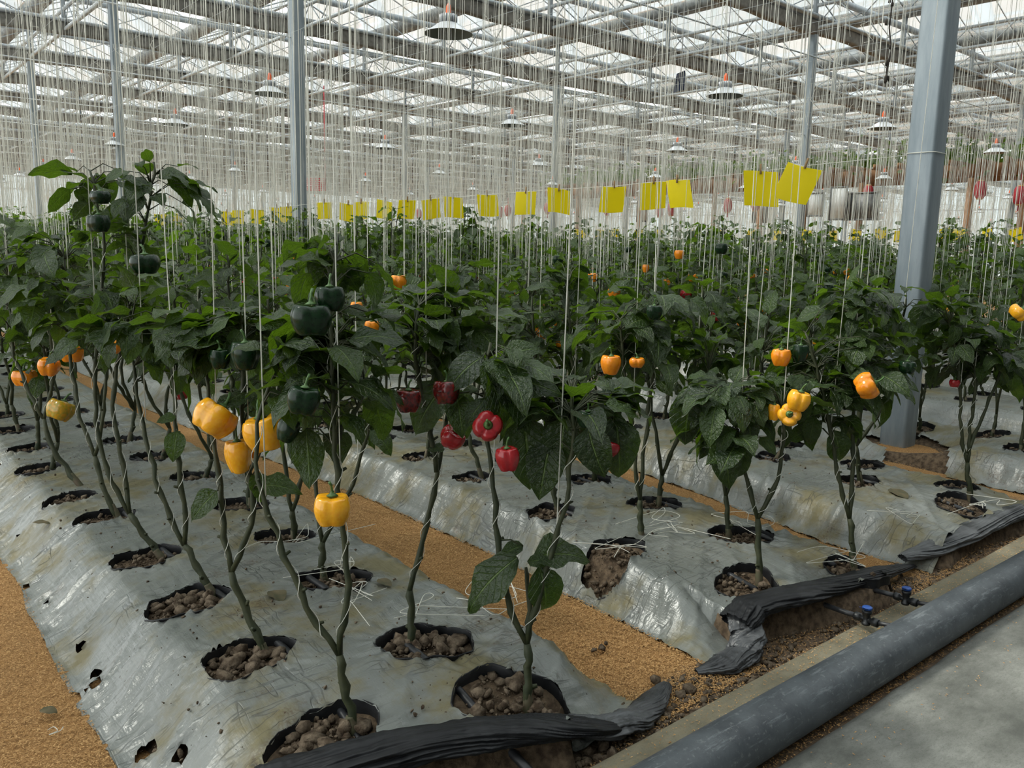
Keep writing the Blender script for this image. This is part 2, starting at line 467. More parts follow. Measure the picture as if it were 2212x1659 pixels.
M['lampsink'] = mat('lamp_heat_sink', (.42, .44, .46), .4, metal=.5)
M['lampdark'] = mat('lamp_inside', (.17, .18, .17), .5, metal=.2)
M['orange'] = mat('orange_cap', (.85, .12, .02), .45)
M['cable'] = mat('grey_cable', (.25, .25, .25), .6)
M['wood'] = mat('pergola_timber', (.20, .10, .045), .75, col2=(.30, .16, .075), scale=6)
M['lantern'] = mat('red_lantern', (.38, .018, .03), .6, var=.2)
M['gold'] = mat('lantern_cap', (.55, .33, .08), .5)
M['board_w'] = mat('white_board', (.62, .64, .63), .5, var=.08, scale=6)
M['board_k'] = mat('dark_board', (.10, .105, .105), .5, var=.3, scale=8)
M['redsign'] = mat('red_sign', (.62, .03, .045), .5, var=.2)
M['cloth'] = mat('dark_blue_cloth', (.012, .025, .07), .85)
M['dry'] = mat('dried_vine', (.035, .028, .022), .9, var=.4)
M['dead'] = mat('dead_leaf', (.06, .06, .028), .8, col2=(.13, .10, .05), scale=30)
M['petal'] = mat('white_petal', (.75, .78, .62), .6)

# ------------------------------------------------------------------ counting words for labels
_ONES = ['', 'first', 'second', 'third', 'fourth', 'fifth', 'sixth', 'seventh', 'eighth', 'ninth', 'tenth', 'eleventh', 'twelfth', 'thirteenth', 'fourteenth', 'fifteenth', 'sixteenth', 'seventeenth', 'eighteenth', 'nineteenth']
_TENS = {2: ('twentieth', 'twenty'), 3: ('thirtieth', 'thirty'), 4: ('fortieth', 'forty'), 5: ('fiftieth', 'fifty'), 6: ('sixtieth', 'sixty'), 7: ('seventieth', 'seventy')}
def nth(n):
    if n < 20: return _ONES[n]
    return _TENS[n // 10][0] if n % 10 == 0 else _TENS[n // 10][1] + '-' + _ONES[n % 10]

# ------------------------------------------------------------------ layout
PITCH = 1.652
BX = [1.115 + PITCH * (k - 1) for k in range(0, 12)]       # bed centre lines, bed 1 is the nearest in view
ROWOFF = .22
POSTX = [6.02 + 14.45 * i for i in range(0, 4)]
POSTY = [2.75 + 9.8 * j for j in range(0, 8)]
GIRX = [6.02 + 4.817 * i for i in range(-2, 11)]
GUTY = [2.75 + 4.9 * j for j in range(-1, 15)]

# ------------------------------------------------------------------ the setting: ground, concrete, kerb, pipe
def ground_z(x, y):
    return .012 * fbm(np.asarray(x) * 3, np.asarray(y) * 3, 3)
def build_ground():
    xs = np.concatenate([np.linspace(-6, -.2, 12), np.linspace(0, 6.4, 130), np.linspace(7, 70, 40)])
    ys = np.concatenate([[.6, .9], np.linspace(1.0, 6, 112), np.linspace(6.3, 20, 40), np.linspace(22, 80, 20)])
    X, Y = np.meshgrid(xs, ys, indexing='ij')
    G = np.stack([X, Y, ground_z(X, Y) - .004], -1)
    mb = MB(); mb.grid(G)
    o = mb.build('floor', M['ground'], smooth=True)
    tag(o, 'rice husk and soil ground between the planting beds', 'ground', kind='structure')
build_ground()

def build_concrete():
    xs = np.linspace(-6, 40, 460); vs = np.linspace(0, 1, 60) ** 1.6
    X, Vv = np.meshgrid(xs, vs, indexing='ij')
    edge = 1.10 + .018 * fbm(xs * 2.2, xs * 0 + 3, 4)[:, None] * 2
    Y = edge - Vv * 4.5
    Z = .018 + .012 * fbm(X * 1.1, Y * 1.1, 3) - .03 * np.exp(-((edge - Y) / .02) ** 2)
    mb = MB(); mb.grid(np.stack([X, Y, Z], -1)[:, ::-1])
    tag(mb.build('floor_walkway', M['concrete'], smooth=True), 'grey weathered concrete walkway with painted dappled shade in the lower right corner', 'walkway', kind='structure')
    xs = np.linspace(-4, 40, 300)
    prof = [(1.365, -.05), (1.362, .032), (1.354, .038), (1.30, .040), (1.25, .038), (1.238, .030), (1.235, -.05)]
    G = np.array([[(x, p[0] + .01 * float(fbm(x * 2.5, p[0] * 3)), p[1] + .004 * float(fbm(x * 6, p[0] * 9))) for p in prof] for x in xs])
    mb = MB(); mb.grid(G)
    tag(mb.build('trim_1', M['curb'], smooth=True), 'low concrete kerb strewn with husks beside the thick pipe', 'kerb', kind='structure')
build_concrete()

def build_pipe():
    root = empty('water_pipe', (2.5, 1.148, 0))
    n = 60; xs = np.linspace(-4, 18, n)
    P = np.stack([xs - 2.5, .006 * np.sin(xs * .9) + .01 * sstep(4, 9, xs), .074 + .003 * np.sin(xs * 1.3)], 1)
    mb = MB(); mb.tube(P, .073, 28)
    mb.build('pipe', M['pipe'], root, smooth=True)
    tag(root, 'thick dark grey scuffed water pipe running along the kerb', 'pipe')
build_pipe()

# ------------------------------------------------------------------ planting beds with silver film
BASE = {}
def interp(y, a): return np.interp(y, [p[0] for p in a], [p[1] for p in a])
def bed_edges(k, y):
    xc = BX[k]; nz = fbm(np.asarray(y) * 2.3 + 31 * k, np.asarray(y) * 0 + k * 5.1, 4)
    nz2 = fbm(np.asarray(y) * 2.3 + 77 * k, np.asarray(y) * 0 + k * 3.1 + 40, 4)
    if k == 1:
        l = .495 + .06 * nz; r = 1.80 + .04 * nz2
    elif k == 2:
        l = interp(y, [(1.4, 2.17), (1.9, 2.19), (2.8, 2.23), (4, 2.18), (6.5, 1.98), (9, 2.0)]) + .05 * nz
        r = interp(y, [(1.5, 3.30), (2.1, 3.31), (3, 3.39), (3.6, 3.46), (6, 3.40)]) + .04 * nz2
    elif k == 3:
        l = interp(y, [(1.5, 3.62), (1.95, 3.60), (2.8, 3.77), (3.9, 3.89), (6, 3.68)]) + .05 * nz
        r = interp(y, [(1.5, 4.90), (2.2, 4.86), (4, 4.92), (7, 5.0)]) + .04 * nz2
    else:
        l = xc - .72 + .06 * nz; r = xc + .50 + .05 * nz2
    return l, r
FRONT = {1: [(.45, 1.80), (.74, 1.71), (.96, 1.655), (1.11, 1.58), (1.29, 1.50), (1.39, 1.45), (1.5, 1.43), (1.85, 1.50)],
         2: [(2.1, 1.50), (2.2, 1.50), (2.41, 1.585), (2.63, 1.54), (2.85, 1.48), (3.13, 1.44), (3.5, 1.50)]}
def bed_front(k, x):
    if k in FRONT: return interp(x, FRONT[k])
    return 1.47 + .03 * np.sin(np.asarray(x) * 5)
POST1 = (6.02, 2.75)
def bed_top(k, u, x, y):
    a = np.abs(u)
    z = .168 * (1 - sstep(np.where((np.asarray(u) < 0) & (k == 1), .58, .70), 1.0, a))
    z = z + .03 * fbm(x * 1.7, y * 1.7, 3) * (1 - sstep(.7, 1, a))
    fy = y - bed_front(k, x)
    lowf = .72 if k != 1 else np.where(np.asarray(x) > 1.44, .12, .72)
    if k == 2: lowf = np.where(np.asarray(x) < 2.36, .12, .72)
    z = z * (lowf + (1 - lowf) * sstep(0, .30, fy))
    if k == 4:
        d2 = ((x - 5.9) / .42) ** 2 + ((y - 2.62) / .38) ** 2
        z = z * (1 - np.exp(-d2)) - .03 * np.exp(-d2 * 1.5)
    return z
def pxhole(px, py, a, z=.16):
    p = onz(px, py, z)
    if a > .06:
        for _ in range(4):
            k = int(round((p[0] - BX[0]) / PITCH)); l, r = bed_edges(k, p[1])
            z = float(bed_top(k, np.clip((p[0] - (l + r) / 2) / ((r - l) / 2), -1, 1), p[0], max(p[1], float(bed_front(k, p[0])))))
            p = onz(px, py, z)
    return (p[0], p[1], a)
HOLES = {k: [] for k in range(12)}
HOLES[1] = [pxhole(*h) for h in [(705, 1606, .13), (536, 1420, .118), (408, 1300, .122), (316, 1205, .115), (226, 1118, .11), (156, 1076, .10), (88, 1012, .10),
                                 (1112, 1508, .145), (920, 1388, .125), (722, 1252, .115), (612, 1160, .105), (520, 1090, .11), (420, 1030, .10), (330, 988, .10)]]
HOLES[2] = [pxhole(*h) for h in [(1615, 1262, .125), (1328, 1190, .13), (1190, 1106, .11), (1018, 1032, .10), (905, 988, .10), (820, 946, .10),
                                 (1850, 1230, .11), (1600, 1157, .12), (1412, 1087, .11), (1275, 1036, .10)]]
HOLES[3] = [pxhole(*h) for h in [(2075, 1090, .135), (1855, 1040, .12), (1668, 988, .11), (1514, 948, .11)]]
TEARS = {1: [pxhole(*h) for h in [(38, 1142, .022, .09), (55, 1235, .024, .07), (172, 1357, .028, .1), (205, 1418, .03, .09), (205, 1452, .032, .07), (312, 1585, .045, .08), (388, 1603, .034, .1), (275, 1652, .04, .06), (185, 1470, .02, .05), (150, 1500, .05, .02), (100, 1290, .02, .05)]]}
PLANT_SPOTS = []                                           # (bed, x, y) for the plants that are not placed by hand
for k in range(1, 11):
    for side in (-1, 1):
        known = [h for h in HOLES[k] if (h[0] - BX[k]) * side > 0]
        y = (max(h[1] for h in known) + .515) if known else 1.62 + R.random() * .3
        for h in known: PLANT_SPOTS.append((k, h[0] + .05, h[1] + .01))
        ymax = 30 if k < 7 else 26
        while y < ymax:
            x = BX[k] + side * (ROWOFF + R.uniform(-.03, .03))
            if not (k == 4 and abs(x - 5.95) < .35 and abs(y - 2.75) < .4):
                if y < 13 - .2 * k:
                    HOLES[k].append((x - .03, y, R.uniform(.095, .12)))
                PLANT_SPOTS.append((k, x, y))
            y += .515 * R.uniform(.93, 1.07)

def hole_r(k, X, Y, small=True):
    """least normalised distance to a planting hole, with the index of the hole"""
    best = np.full(X.shape, 9.0); idx = np.full(X.shape, -1)
    hs = HOLES[k] + (TEARS.get(k, []) if small else [])
    for i, (hx, hy, a) in enumerate(hs):
        m = (np.abs(X - hx) < a * 4) & (np.abs(Y - hy) < a * 4)
        if not m.any(): continue
        dx = (X[m] - hx) * (1.0 if a > .06 else 1.9); dy = Y[m] - hy; th = np.arctan2(dy, dx)
        rad = a * (1 + .17 * np.cos(2 * (th - (.25 if hx < BX[k] else -.6))) + .05 * np.sin(3 * th + i * 2.1) + .05 * np.sin(5 * th + i) + .03 * np.sin(9 * th + i * 2))
        r = np.hypot(dx, dy) / rad
        b = best[m]; w = r < b
        b[w] = r[w]; best[m] = b
        ii = idx[m]; ii[w] = i; idx[m] = ii
    return best, idx, hs

def film_patch(k, y0, y1, du, dy, fine, front):
    nu = int(1.5 / du); nv = int((y1 - y0) / dy)
    U, Vv = np.meshgrid(np.linspace(-1, 1, nu), np.linspace(0, 1, nv + 1), indexing='ij')
    Yr = y0 + Vv * (y1 - y0)
    l, r = bed_edges(k, Yr)
    X = (l + r) / 2 + U * (r - l) / 2
    if front:
        Yf = bed_front(k, X)
        Y = Yf + Vv * (y1 - Yf)
    else:
        Y = Yr
    # snap to hole rims
    hr, hi, hs = hole_r(k, X, Y)
    inside = hr < 1.0
    ed = (hr > .05) & inside
    hc = np.array([(h[0], h[1]) for h in hs] or [(0, 0)])
    cx_ = hc[np.maximum(hi, 0), 0]; cy_ = hc[np.maximum(hi, 0), 1]
    s = np.where(ed, 1 / np.maximum(hr, .05), 1.0)
    X2 = cx_ + (X - cx_) * s; Y2 = cy_ + (Y - cy_) * s
    X2 = np.where(ed, X2, X); Y2 = np.where(ed, Y2, Y)
    Z = bed_top(k, U, X, Y)
    a = np.abs(U)
    if fine:
        sk = sstep(.5, .85, a)
        wr = ridge(Y * 13 + 2.5 * fbm(X * 3, Y * 3) + k * 9, U * 1.6 + 3)
        Z = Z + .028 * sk * (wr - .55) * (1 - sstep(.93, 1, a) * .7)
        wr2 = ridge(Y * 34 + 3 * fbm(X * 4, Y * 4), U * 3 + 11)
        Z = Z + .010 * sk * (wr2 - .5)
        th = np.arctan2(Y - cy_, X - cx_)
        rad = vn(th * 9 + hi * 3.3, hr * .7 + hi) + .6 * vn(th * 21 + hi, hr * .9)
        big = np.array([h[2] > .06 for h in hs] or [True])[np.maximum(hi, 0)]
        Z = Z + np.where((hr < 4) & (hi >= 0), .017 * np.exp(-(np.maximum(hr, 1) - 1) / .6) * (rad - .8), 0)
        Z = Z + np.where((hr < 4) & (hi >= 0) & big, .012 * np.exp(-((np.maximum(hr, 1) - 1.0) / .16) ** 2) * (vn(th * 1.6 + hi, hi * 1.0) - .25), 0)
        q = X * .8 + Y * .6; q2 = -X * .6 + Y * .8
        Z = Z + .0095 * (ridge(q * 1.6 + 2 * fbm(X, Y), q2 * 15) ** 4 - .3) + .004 * (ridge(q * 3 + 2 * fbm(X * 2, Y * 2), q2 * 38 + 4) ** 3 - .3) * sstep(.45, .62, vn(X * 2.1 + 9, Y * 2.1))
        Z = Z + .004 * fbm(X * 9, Y * 9, 2)
        fr = np.exp(-(Y - bed_front(k, X)) / .14)
        Z = Z + .02 * fr * (ridge(X * 13 + 2 * fbm(X * 2, Y * 5), Y * 2) - .5)
    G = np.stack([X2, Y2, Z], -1)
    n2 = nv + 1
    i, j = np.meshgrid(np.arange(nu - 1), np.arange(nv), indexing='ij'); i = i.ravel(); j = j.ravel()
    F = np.stack([i * n2 + j, (i + 1) * n2 + j, (i + 1) * n2 + j + 1, i * n2 + j + 1], 1)
    keep = ~inside.ravel()[F].all(1)
    if k == 4:
        ctr = G.reshape(-1, 3)[F].mean(1)
        ang = np.arctan2(ctr[:, 1] - 2.6, ctr[:, 0] - 5.85)
        rr = np.hypot((ctr[:, 0] - 5.85) / .34, (ctr[:, 1] - 2.62) / (.25 + .03 * np.sin(ang * 5)))
        keep &= rr > 1
        keep &= ~((ctr[:, 0] < 5.85) & (np.abs(ctr[:, 1] - 2.5 + (5.85 - ctr[:, 0]) * .35) < .20))
    return G.reshape(-1, 3), F[keep]

def rim_strip(k, bed, hi, h):
    """dark folded lip of the film round one planting hole"""
    hx, hy, a = h; n = 56
    th = np.arange(n + 1) * 2 * math.pi / n
    rad = a * (1 + .17 * np.cos(2 * (th - (.25 if hx < BX[k] else -.6))) + .05 * np.sin(3 * th + hi * 2.1) + .05 * np.sin(5 * th + hi) + .03 * np.sin(9 * th + hi * 2))
    rows = []
    w = .003 + .015 * vn(np.cos(th) * 2.6 + hi, np.sin(th) * 2.6 + 5) ** 2
    for t, dz in ((1.04, .003), (1.02, .006), (.99, .003), (.96, -.010), (.95, -.034)):
        rr = rad * (1 + (t - 1) * (w / .018)) * (1 + .02 * vn(np.cos(th) * 9 + hi * 3, np.sin(th) * 9 + t * 4))
        x = hx + rr * np.cos(th); y = hy + rr * np.sin(th)
        l, r = bed_edges(k, y)
        u = (x - (l + r) / 2) / ((r - l) / 2)
        z = bed_top(k, u, x, y) + dz + .008 * (vn(np.cos(th) * 6 + hi, np.sin(th) * 6 + t) - .4)
        rows.append(np.stack([x, y, z], -1))
    mb = MB(); mb.grid(np.stack(rows, 0))
    mb.build('hole_rim', M['black'], bed, smooth=True)

def clod_mesh(seed, sub=1):
    bm = bmesh.new(); bmesh.ops.create_icosphere(bm, subdivisions=sub, radius=1)
    rr = random.Random(seed)
    d = [Vector((rr.gauss(0, 1), rr.gauss(0, 1), rr.gauss(0, 1))).normalized() for _ in range(7)]
    am = [rr.uniform(-.28, .22) for _ in d]
    V = []
    for v in bm.verts:
        s = 1 + sum(a * max(0, v.co.normalized().dot(q)) ** 3 for a, q in zip(am, d)) + rr.uniform(-.34, .30)
        V.append(v.co * s)
    F = [[v.index for v in f.verts] for f in bm.faces]
    bm.free()
    return np.array(V), np.array(F)
CLODS = [clod_mesh(i) for i in range(8)]
def add_clod(mb, p, s, rr):
    V, F = CLODS[rr.randrange(8)]
    q = Matrix.Rotation(rr.uniform(0, 6.28), 3, Vector((rr.gauss(0, 1), rr.gauss(0, 1), rr.gauss(0, 1) + .01)).normalized())
    Q = np.array(q)
    mb.add((V * np.array([s * rr.uniform(.7, 1.4), s * rr.uniform(.7, 1.2), s * rr.uniform(.5, .9)])) @ Q.T + np.array(p), F)

BED_NAMES = {0: 'raised bed under silver film left of the photographer', 1: 'nearest raised bed, silver film dotted with planting holes, lower left', 2: 'raised bed behind the first husk path, its film gathered in a black roll at the corner',
             3: 'raised bed with wrinkled film, third from the left, ending beside the blue valves'}
def build_bed(k):
    bed = empty('raised_bed', (0, 0, 0))
    tag(bed, BED_NAMES.get(k, 'raised bed under silver film, %s from the left' % nth(k)), 'planting bed', 'planting beds', 'structure')
    if k in (1, 2):
        pats = [(1.45, 6.2, .0125, .0125, True), (6.2, 13, .035, .04, False), (13, 31, .11, .25, False)]
    elif k in (3, 4):
        pats = [(1.45, 5.5, .017, .017, True), (5.5, 13, .04, .045, False), (13, 31, .11, .25, False)]
    elif k == 0:
        pats = [(1.45, 12, .06, .06, False)]
    else:
        pats = [(1.45, 12, .045, .05, False), (12, 28, .12, .25, False)]
    Vs, Fs, n = [], [], 0
    for i, (y0, y1, du, dy, fine) in enumerate(pats):
        V, F = film_patch(k, y0, y1, du, dy, fine, i == 0)
        Vs.append(V); Fs.append(F + n); n += len(V)
    link('mulch_film', mesh_np('mulch_film', np.concatenate(Vs), np.concatenate(Fs), M['film']), bed)
    # soil under the film
    y1 = pats[-1][1]
    U, Yr = np.meshgrid(np.linspace(-1, 1, 50), np.concatenate([np.linspace(0, .2, 6), np.linspace(.25, 10, 160), np.linspace(10.5, 29, 30)]), indexing='ij')
    l, r = bed_edges(k, Yr + 1.5)
    X = (l + r) / 2 + U * (r - l) / 2 * .985
    Yf = bed_front(k, X) - .055
    Y = Yf + Yr
    Z = bed_top(k, U, X, np.maximum(Y, bed_front(k, X))) - .030 + .018 * fbm(X * 14, Y * 14, 3)
    Z = np.where(Yr < .03, -.02, Z)
    Z = Z - .02 * sstep(.75, .95, np.abs(U))
    mb = MB(); mb.grid(np.stack([X, Y, Z], -1)); mb.build('bed_soil', M['soil'], bed, smooth=True)
    for i, h in enumerate(HOLES[k] + TEARS.get(k, [])):
        if (h[1] < 8.5 and k < 6) and in_view((h[0], h[1], .15), 60) and h[2] > .05:
            rim_strip(k, bed, i, h)
    # crumbs of soil in the holes
    mb = MB(); rr = random.Random(100 + k); cnt = 0
    for i, (hx, hy, a) in enumerate(HOLES[k] + TEARS.get(k, [])):
        if hy > 7 or k > 4 or not in_view((hx, hy, .15), 60): continue
        d = proj((hx, hy, .15))[2]
        nn = int(min(330, 850 / d)) if a > .06 else 8
        for _ in range(nn):
            t = rr.uniform(0, 6.283); q = a * .92 * math.sqrt(rr.random())
            s = (.0024 + (.026 if d < 2.9 else .015) * rr.random() ** 6.5) * (1 if a > .06 else .6)
            x = hx + q * math.cos(t); y = hy + q * math.sin(t)
            l, r = bed_edges(k, y); u = float((x - (l + r) / 2) / ((r - l) / 2))
            z = float(bed_top(k, u, x, max(y, float(bed_front(k, x))))) - .027 + .35 * s + .010 * (1 - (q / a))
            add_clod(mb, (x, y, z), s, rr); cnt += 1
    if cnt:
        tag(mb.build('soil_crumbs', M['clod'], bed, smooth=False), kind='stuff')
    return bed
BEDS = {k: build_bed(k) for k in range(0, 11)}

# loose clods on the strip in front of the beds
def build_front_clods():
    mb = MB(); rr = random.Random(5)
    def sc(n, x0, x1, y0, y1, smin, smax, pw=3):
        for _ in range(n):
            x = rr.uniform(x0, x1); y = rr.uniform(y0, y1)
            s = smin + (smax - smin) * rr.random() ** pw
            add_clod(mb, (x, y, float(ground_z(x, y)) + .25 * s), s, rr)
    sc(420, .9, 1.62, 1.37, 1.50, .005, .022)
    sc(700, 1.55, 2.35, 1.37, 1.56, .003, .014)
    sc(520, 2.2, 3.5, 1.37, 1.52, .003, .015)
    sc(240, 3.4, 5.5, 1.37, 1.50, .003, .012)
    for px, py, s in ((1300, 1400, .016), (1310, 1390, .012), (1283, 1405, .01), (1415, 1470, .022), (1490, 1490, .028), (1470, 1500, .02)):
        p = onz(px, py, .01); add_clod(mb, p, s, rr)
    tag(mb.build('loose_soil_clods', M['clod']), 'loose brown soil clods along the kerb in front of the beds', 'soil', kind='stuff')
build_front_clods()

# rice husk grains
def build_husks():
    rs = np.random.RandomState(3)
    pts = []
    def fill(n, x0, x1, y0, y1, pw=1.0):
        x = rs.uniform(x0, x1, n); y = y0 + (y1 - y0) * rs.rand(n) ** pw
        pts.append(np.stack([x, y], 1))
    fill(26000, .12, .66, 1.9, 5.0, 1.3)
    fill(34000, 1.78, 2.32, 1.42, 4.6, 1.3)
    fill(9000, 1.8, 2.3, 4.2, 9)
    fill(16000, 3.2, 3.95, 1.4, 4.5, 1.2)
    fill(9000, 4.75, 6.1, 1.5, 3.6)
    fill(7000, 1.3, 5.5, 1.37, 1.62)
    fill(900, 1.3, 4.8, 1.24, 1.36)
    fill(2600, 1.3, 5.0, 1.085, 1.135)
    fill(250, 1.3, 5.0, .9, 1.09)
    P = np.concatenate(pts)
    ok = np.ones(len(P), bool)
    for k in (1, 2, 3, 4):
        l, r = bed_edges(k, P[:, 1])
        u = (P[:, 0] - (l + r) / 2) / ((r - l) / 2)
        ins = (np.abs(u) < .985) & (P[:, 1] > bed_front(k, P[:, 0]) - .02)
        if k == 4: ins &= ~((P[:, 0] < 6.1) & (np.abs(P[:, 1] - 2.55) < .3))
        ok &= ~ins
    P = P[ok]; n = len(P)
    z = np.where(P[:, 1] < 1.085, .022, np.where((P[:, 1] < 1.365) & (P[:, 1] > 1.235), .042, ground_z(P[:, 0], P[:, 1]) + .003))
    L_ = rs.uniform(.0035, .0052, n); Wd = L_ * .36
    az = rs.uniform(0, 6.283, n); el = rs.normal(0, .28, n)
    d = np.stack([np.cos(az) * np.cos(el), np.sin(az) * np.cos(el), np.sin(el)], 1)
    s = np.stack([-np.sin(az), np.cos(az), np.zeros(n)], 1)
    up = np.cross(d, s)
    c = np.stack([P[:, 0], P[:, 1], z + rs.uniform(0, .004, n)], 1)
    A = c - d * L_[:, None]; B = c + d * L_[:, None]
    C1 = c + s * Wd[:, None]; C2 = c - s * Wd[:, None]; T = c - up * Wd[:, None] * .8 * np.sign(up[:, 2:3] + 1e-9) * -1
    V = np.stack([A, B, C1, C2, T], 1).reshape(-1, 3)
    b = np.arange(n)[:, None] * 5
    F = np.concatenate([b + np.array([[0, 3, 4]]), b + np.array([[3, 1, 4]]), b + np.array([[1, 2, 4]]), b + np.array([[2, 0, 4]])])
    me = mesh_np('husk_grains', V, F, M['husk'], smooth=False)
    tag(link('husk_grains', me), 'loose golden rice husks strewn over the paths', 'rice husk', kind='stuff')
build_husks()

# ------------------------------------------------------------------ rolled film bundles at the bed ends
def bundle(name, pts, widths, label, mt, seed, turns=7, group=None):
    P = np.array(pts, float)
    t = np.linspace(0, 1, len(P)); NB = 150; tt = np.linspace(0, 1, NB)
    Q = np.stack([np.interp(tt, t, P[:, i]) for i in range(3)], 1)
    for _ in range(4):
        Q[1:-1] = (Q[:-2] + 2 * Q[1:-1] + Q[2:]) / 4
    wd = np.interp(tt, t, widths)
    wd = wd * (1 + .5 * fbm(tt * 7 + seed * 3, tt * 0 + seed, 3))
    n = 110; ang = -math.pi / 2 + np.arange(n + 1) * 2 * math.pi / n
    T = np.gradient(Q, axis=0); T /= np.linalg.norm(T, axis=1, keepdims=True)
    S = np.cross(T, (0, 0, 1)); S /= np.linalg.norm(S, axis=1, keepdims=True)
    Upv = np.cross(S, T)
    G = np.zeros((NB, n + 1, 3))
    for i in range(NB):
        w = ang + 1.2 * tt[i] + .5 * math.sin(tt[i] * 7 + seed)
        f = 1 + .34 * (ridge(w * 1.5 + seed, np.full(n + 1, tt[i] * 2.2)) - .55) + .26 * (ridge(w * 4.5 + seed, np.full(n + 1, tt[i] * 3.5 + 3)) - .5) \
              + .15 * (ridge(w * 9 + seed, np.full(n + 1, tt[i] * 6 + 7)) - .5) + .10 * (ridge(w * 3 + seed * 2, np.full(n + 1, tt[i] * 28)) - .5)
        G[i] = Q[i] + (np.cos(ang) * f * wd[i])[:, None] * S[i] + (np.sin(ang) * f * wd[i] * .50)[:, None] * Upv[i]
    G[:, -1] = G[:, 0]
    mb = MB(); mb.grid(G)
    # loose flap
    o = mb.build(name, mt, smooth=True)
    tag(o, label, 'plastic film', group)
    return o
def zp(px, py, z): return tuple(onz(px, py, z))
bundle('film_roll', [zp(560, 1690, .13), zp(640, 1668, .13), zp(760, 1640, .14), zp(900, 1612, .145), zp(1030, 1590, .14), zp(1150, 1575, .13), zp(1260, 1572, .10), zp(1330, 1572, .06)],
       [.045, .05, .055, .055, .05, .045, .035, .02], 'black rolled film along the front end of the nearest bed', M['black'], 1.0)
bundle('film_tail', [zp(1230, 1560, .08), zp(1310, 1575, .05), zp(1375, 1555, .03), zp(1412, 1515, .02), zp(1440, 1478, .02)],
       [.03, .045, .05, .035, .015], 'crumpled grey film tail trailing onto the husks right of the nearest bed', M['graybun'], 2.3)
bundle('film_roll', [zp(1590, 1345, .10), zp(1620, 1312, .13), zp(1700, 1290, .14), zp(1790, 1268, .12), zp(1880, 1242, .09), zp(1940, 1228, .05), zp(1975, 1222, .02)],
       [.05, .06, .06, .05, .045, .03, .01], 'black rolled film across the front end of the second bed', M['black'], 3.1)
bundle('film_tail', [zp(1600, 1320, .11), zp(1618, 1372, .07), zp(1605, 1412, .03), zp(1565, 1437, .02), zp(1505, 1452, .01)],
       [.045, .055, .05, .04, .012], 'crumpled grey film corner hanging down beside the gap between the first two beds', M['graybun'], 4.6)
bundle('film_roll', [zp(1950, 1205, .05), zp(2000, 1190, .07), zp(2080, 1155, .09), zp(2160, 1120, .10), zp(2260, 1080, .10), zp(2400, 1020, .08)],
       [.025, .05, .055, .05, .05, .04], 'grey and black rolled film at the front end of the third bed', M['graybun'], 5.4)

# ------------------------------------------------------------------ drip tubes and blue valves
def drip(name, pts, r, label, group='drip tubes'):
    mb = MB(); mb.tube(pts, r, 10)
    tag(mb.build(name, M['drip'], smooth=True), label, 'hose', group)
for k, x, y0, lab in ((1, .975, 1.62, 'black drip tube along the left row of the nearest bed'), (1, 1.285, 1.36, 'black drip tube crossing the soil at the front of the nearest bed'),
                      (2, 2.60, 1.66, 'black drip tube along the left row of the second bed'), (2, 3.06, 1.60, 'black drip tube along the right row of the second bed'),
                      (3, 4.30, 1.56, 'black drip tube along the left row of the third bed')):
    ys = np.arange(y0, 9, .12)
    l, r = bed_edges(k, ys); xx = x + .012 * np.sin(ys * 3 + k)
    u = (xx - (l + r) / 2) / ((r - l) / 2)
    z = bed_top(k, u, xx, np.maximum(ys, bed_front(k, xx))) - .018
    z = np.where(ys < bed_front(k, xx) + .02, .05, z)
    for _ in range(2): z[1:-1] = (z[:-2] + 2 * z[1:-1] + z[2:]) / 4
    drip('drip_tube', np.stack([xx, ys, z], 1), .0115 if x != 1.285 else .0125, lab)
def valve(px, py, far, label):
    p = onz(px, py, .06)
    root = empty('drip_valve', (p[0], p[1], .0)); tag(root, label, 'valve', 'drip valves')
    mb = MB(); mb.lathe([(0, -.02), (.014, -.02), (.016, -.012), (.012, -.010), (.013, .02), (.017, .024), (.018, .034), (.010, .038), (0, .038)], 14, (0, 0, .085))
    mb.lathe([(0, -.045), (.011, -.045), (.015, -.043), (.015, -.022), (.010, -.02), (.010, .02), (.015, .022), (.015, .04), (.011, .045), (0, .045)], 14, (0, 0, .085), 'y')
    vb = mb.build('valve_body', M['valve_black'], root, smooth=True)
    mb = MB(); mb.lathe([(0, .0), (.017, .0), (.018, .006), (.014, .009), (0, .009)], 14, (0, 0, .124))
    G = []
    for t in np.linspace(0, 1, 8):
        w = .008 + .006 * math.sin(t * 3.1); G.append([(-.012 - .035 * t, -w, .130 + .014 * t), (-.012 - .035 * t, w, .130 + .014 * t)])
    mb.grid(np.array(G)); mb.grid(np.array(G)[:, ::-1] - np.array([0, 0, .004]))
    mb.build('valve_handle', M['blue'], vb, smooth=True)
    mb = MB()
    mb.tube([(0, .04, .085), (.0, .09, .082), (far[0] * .5, .5 * (far[1] - p[1]), .075), (far[0], far[1] - p[1], .07)], .0095, 10)
    mb.tube([(0, -.04, .085), (0, -.06, .09), (0, 1.19 - p[1], .10)], .0085, 10)
    mb.build('lateral_hose', M['drip'], root, smooth=True)
valve(1870, 1352, (.03, 1.585), 'black drip valve with raised blue handle on the soil beside the pipe')
valve(1955, 1308, (.02, 1.55), 'black drip valve with flat blue lever, farther along the pipe')

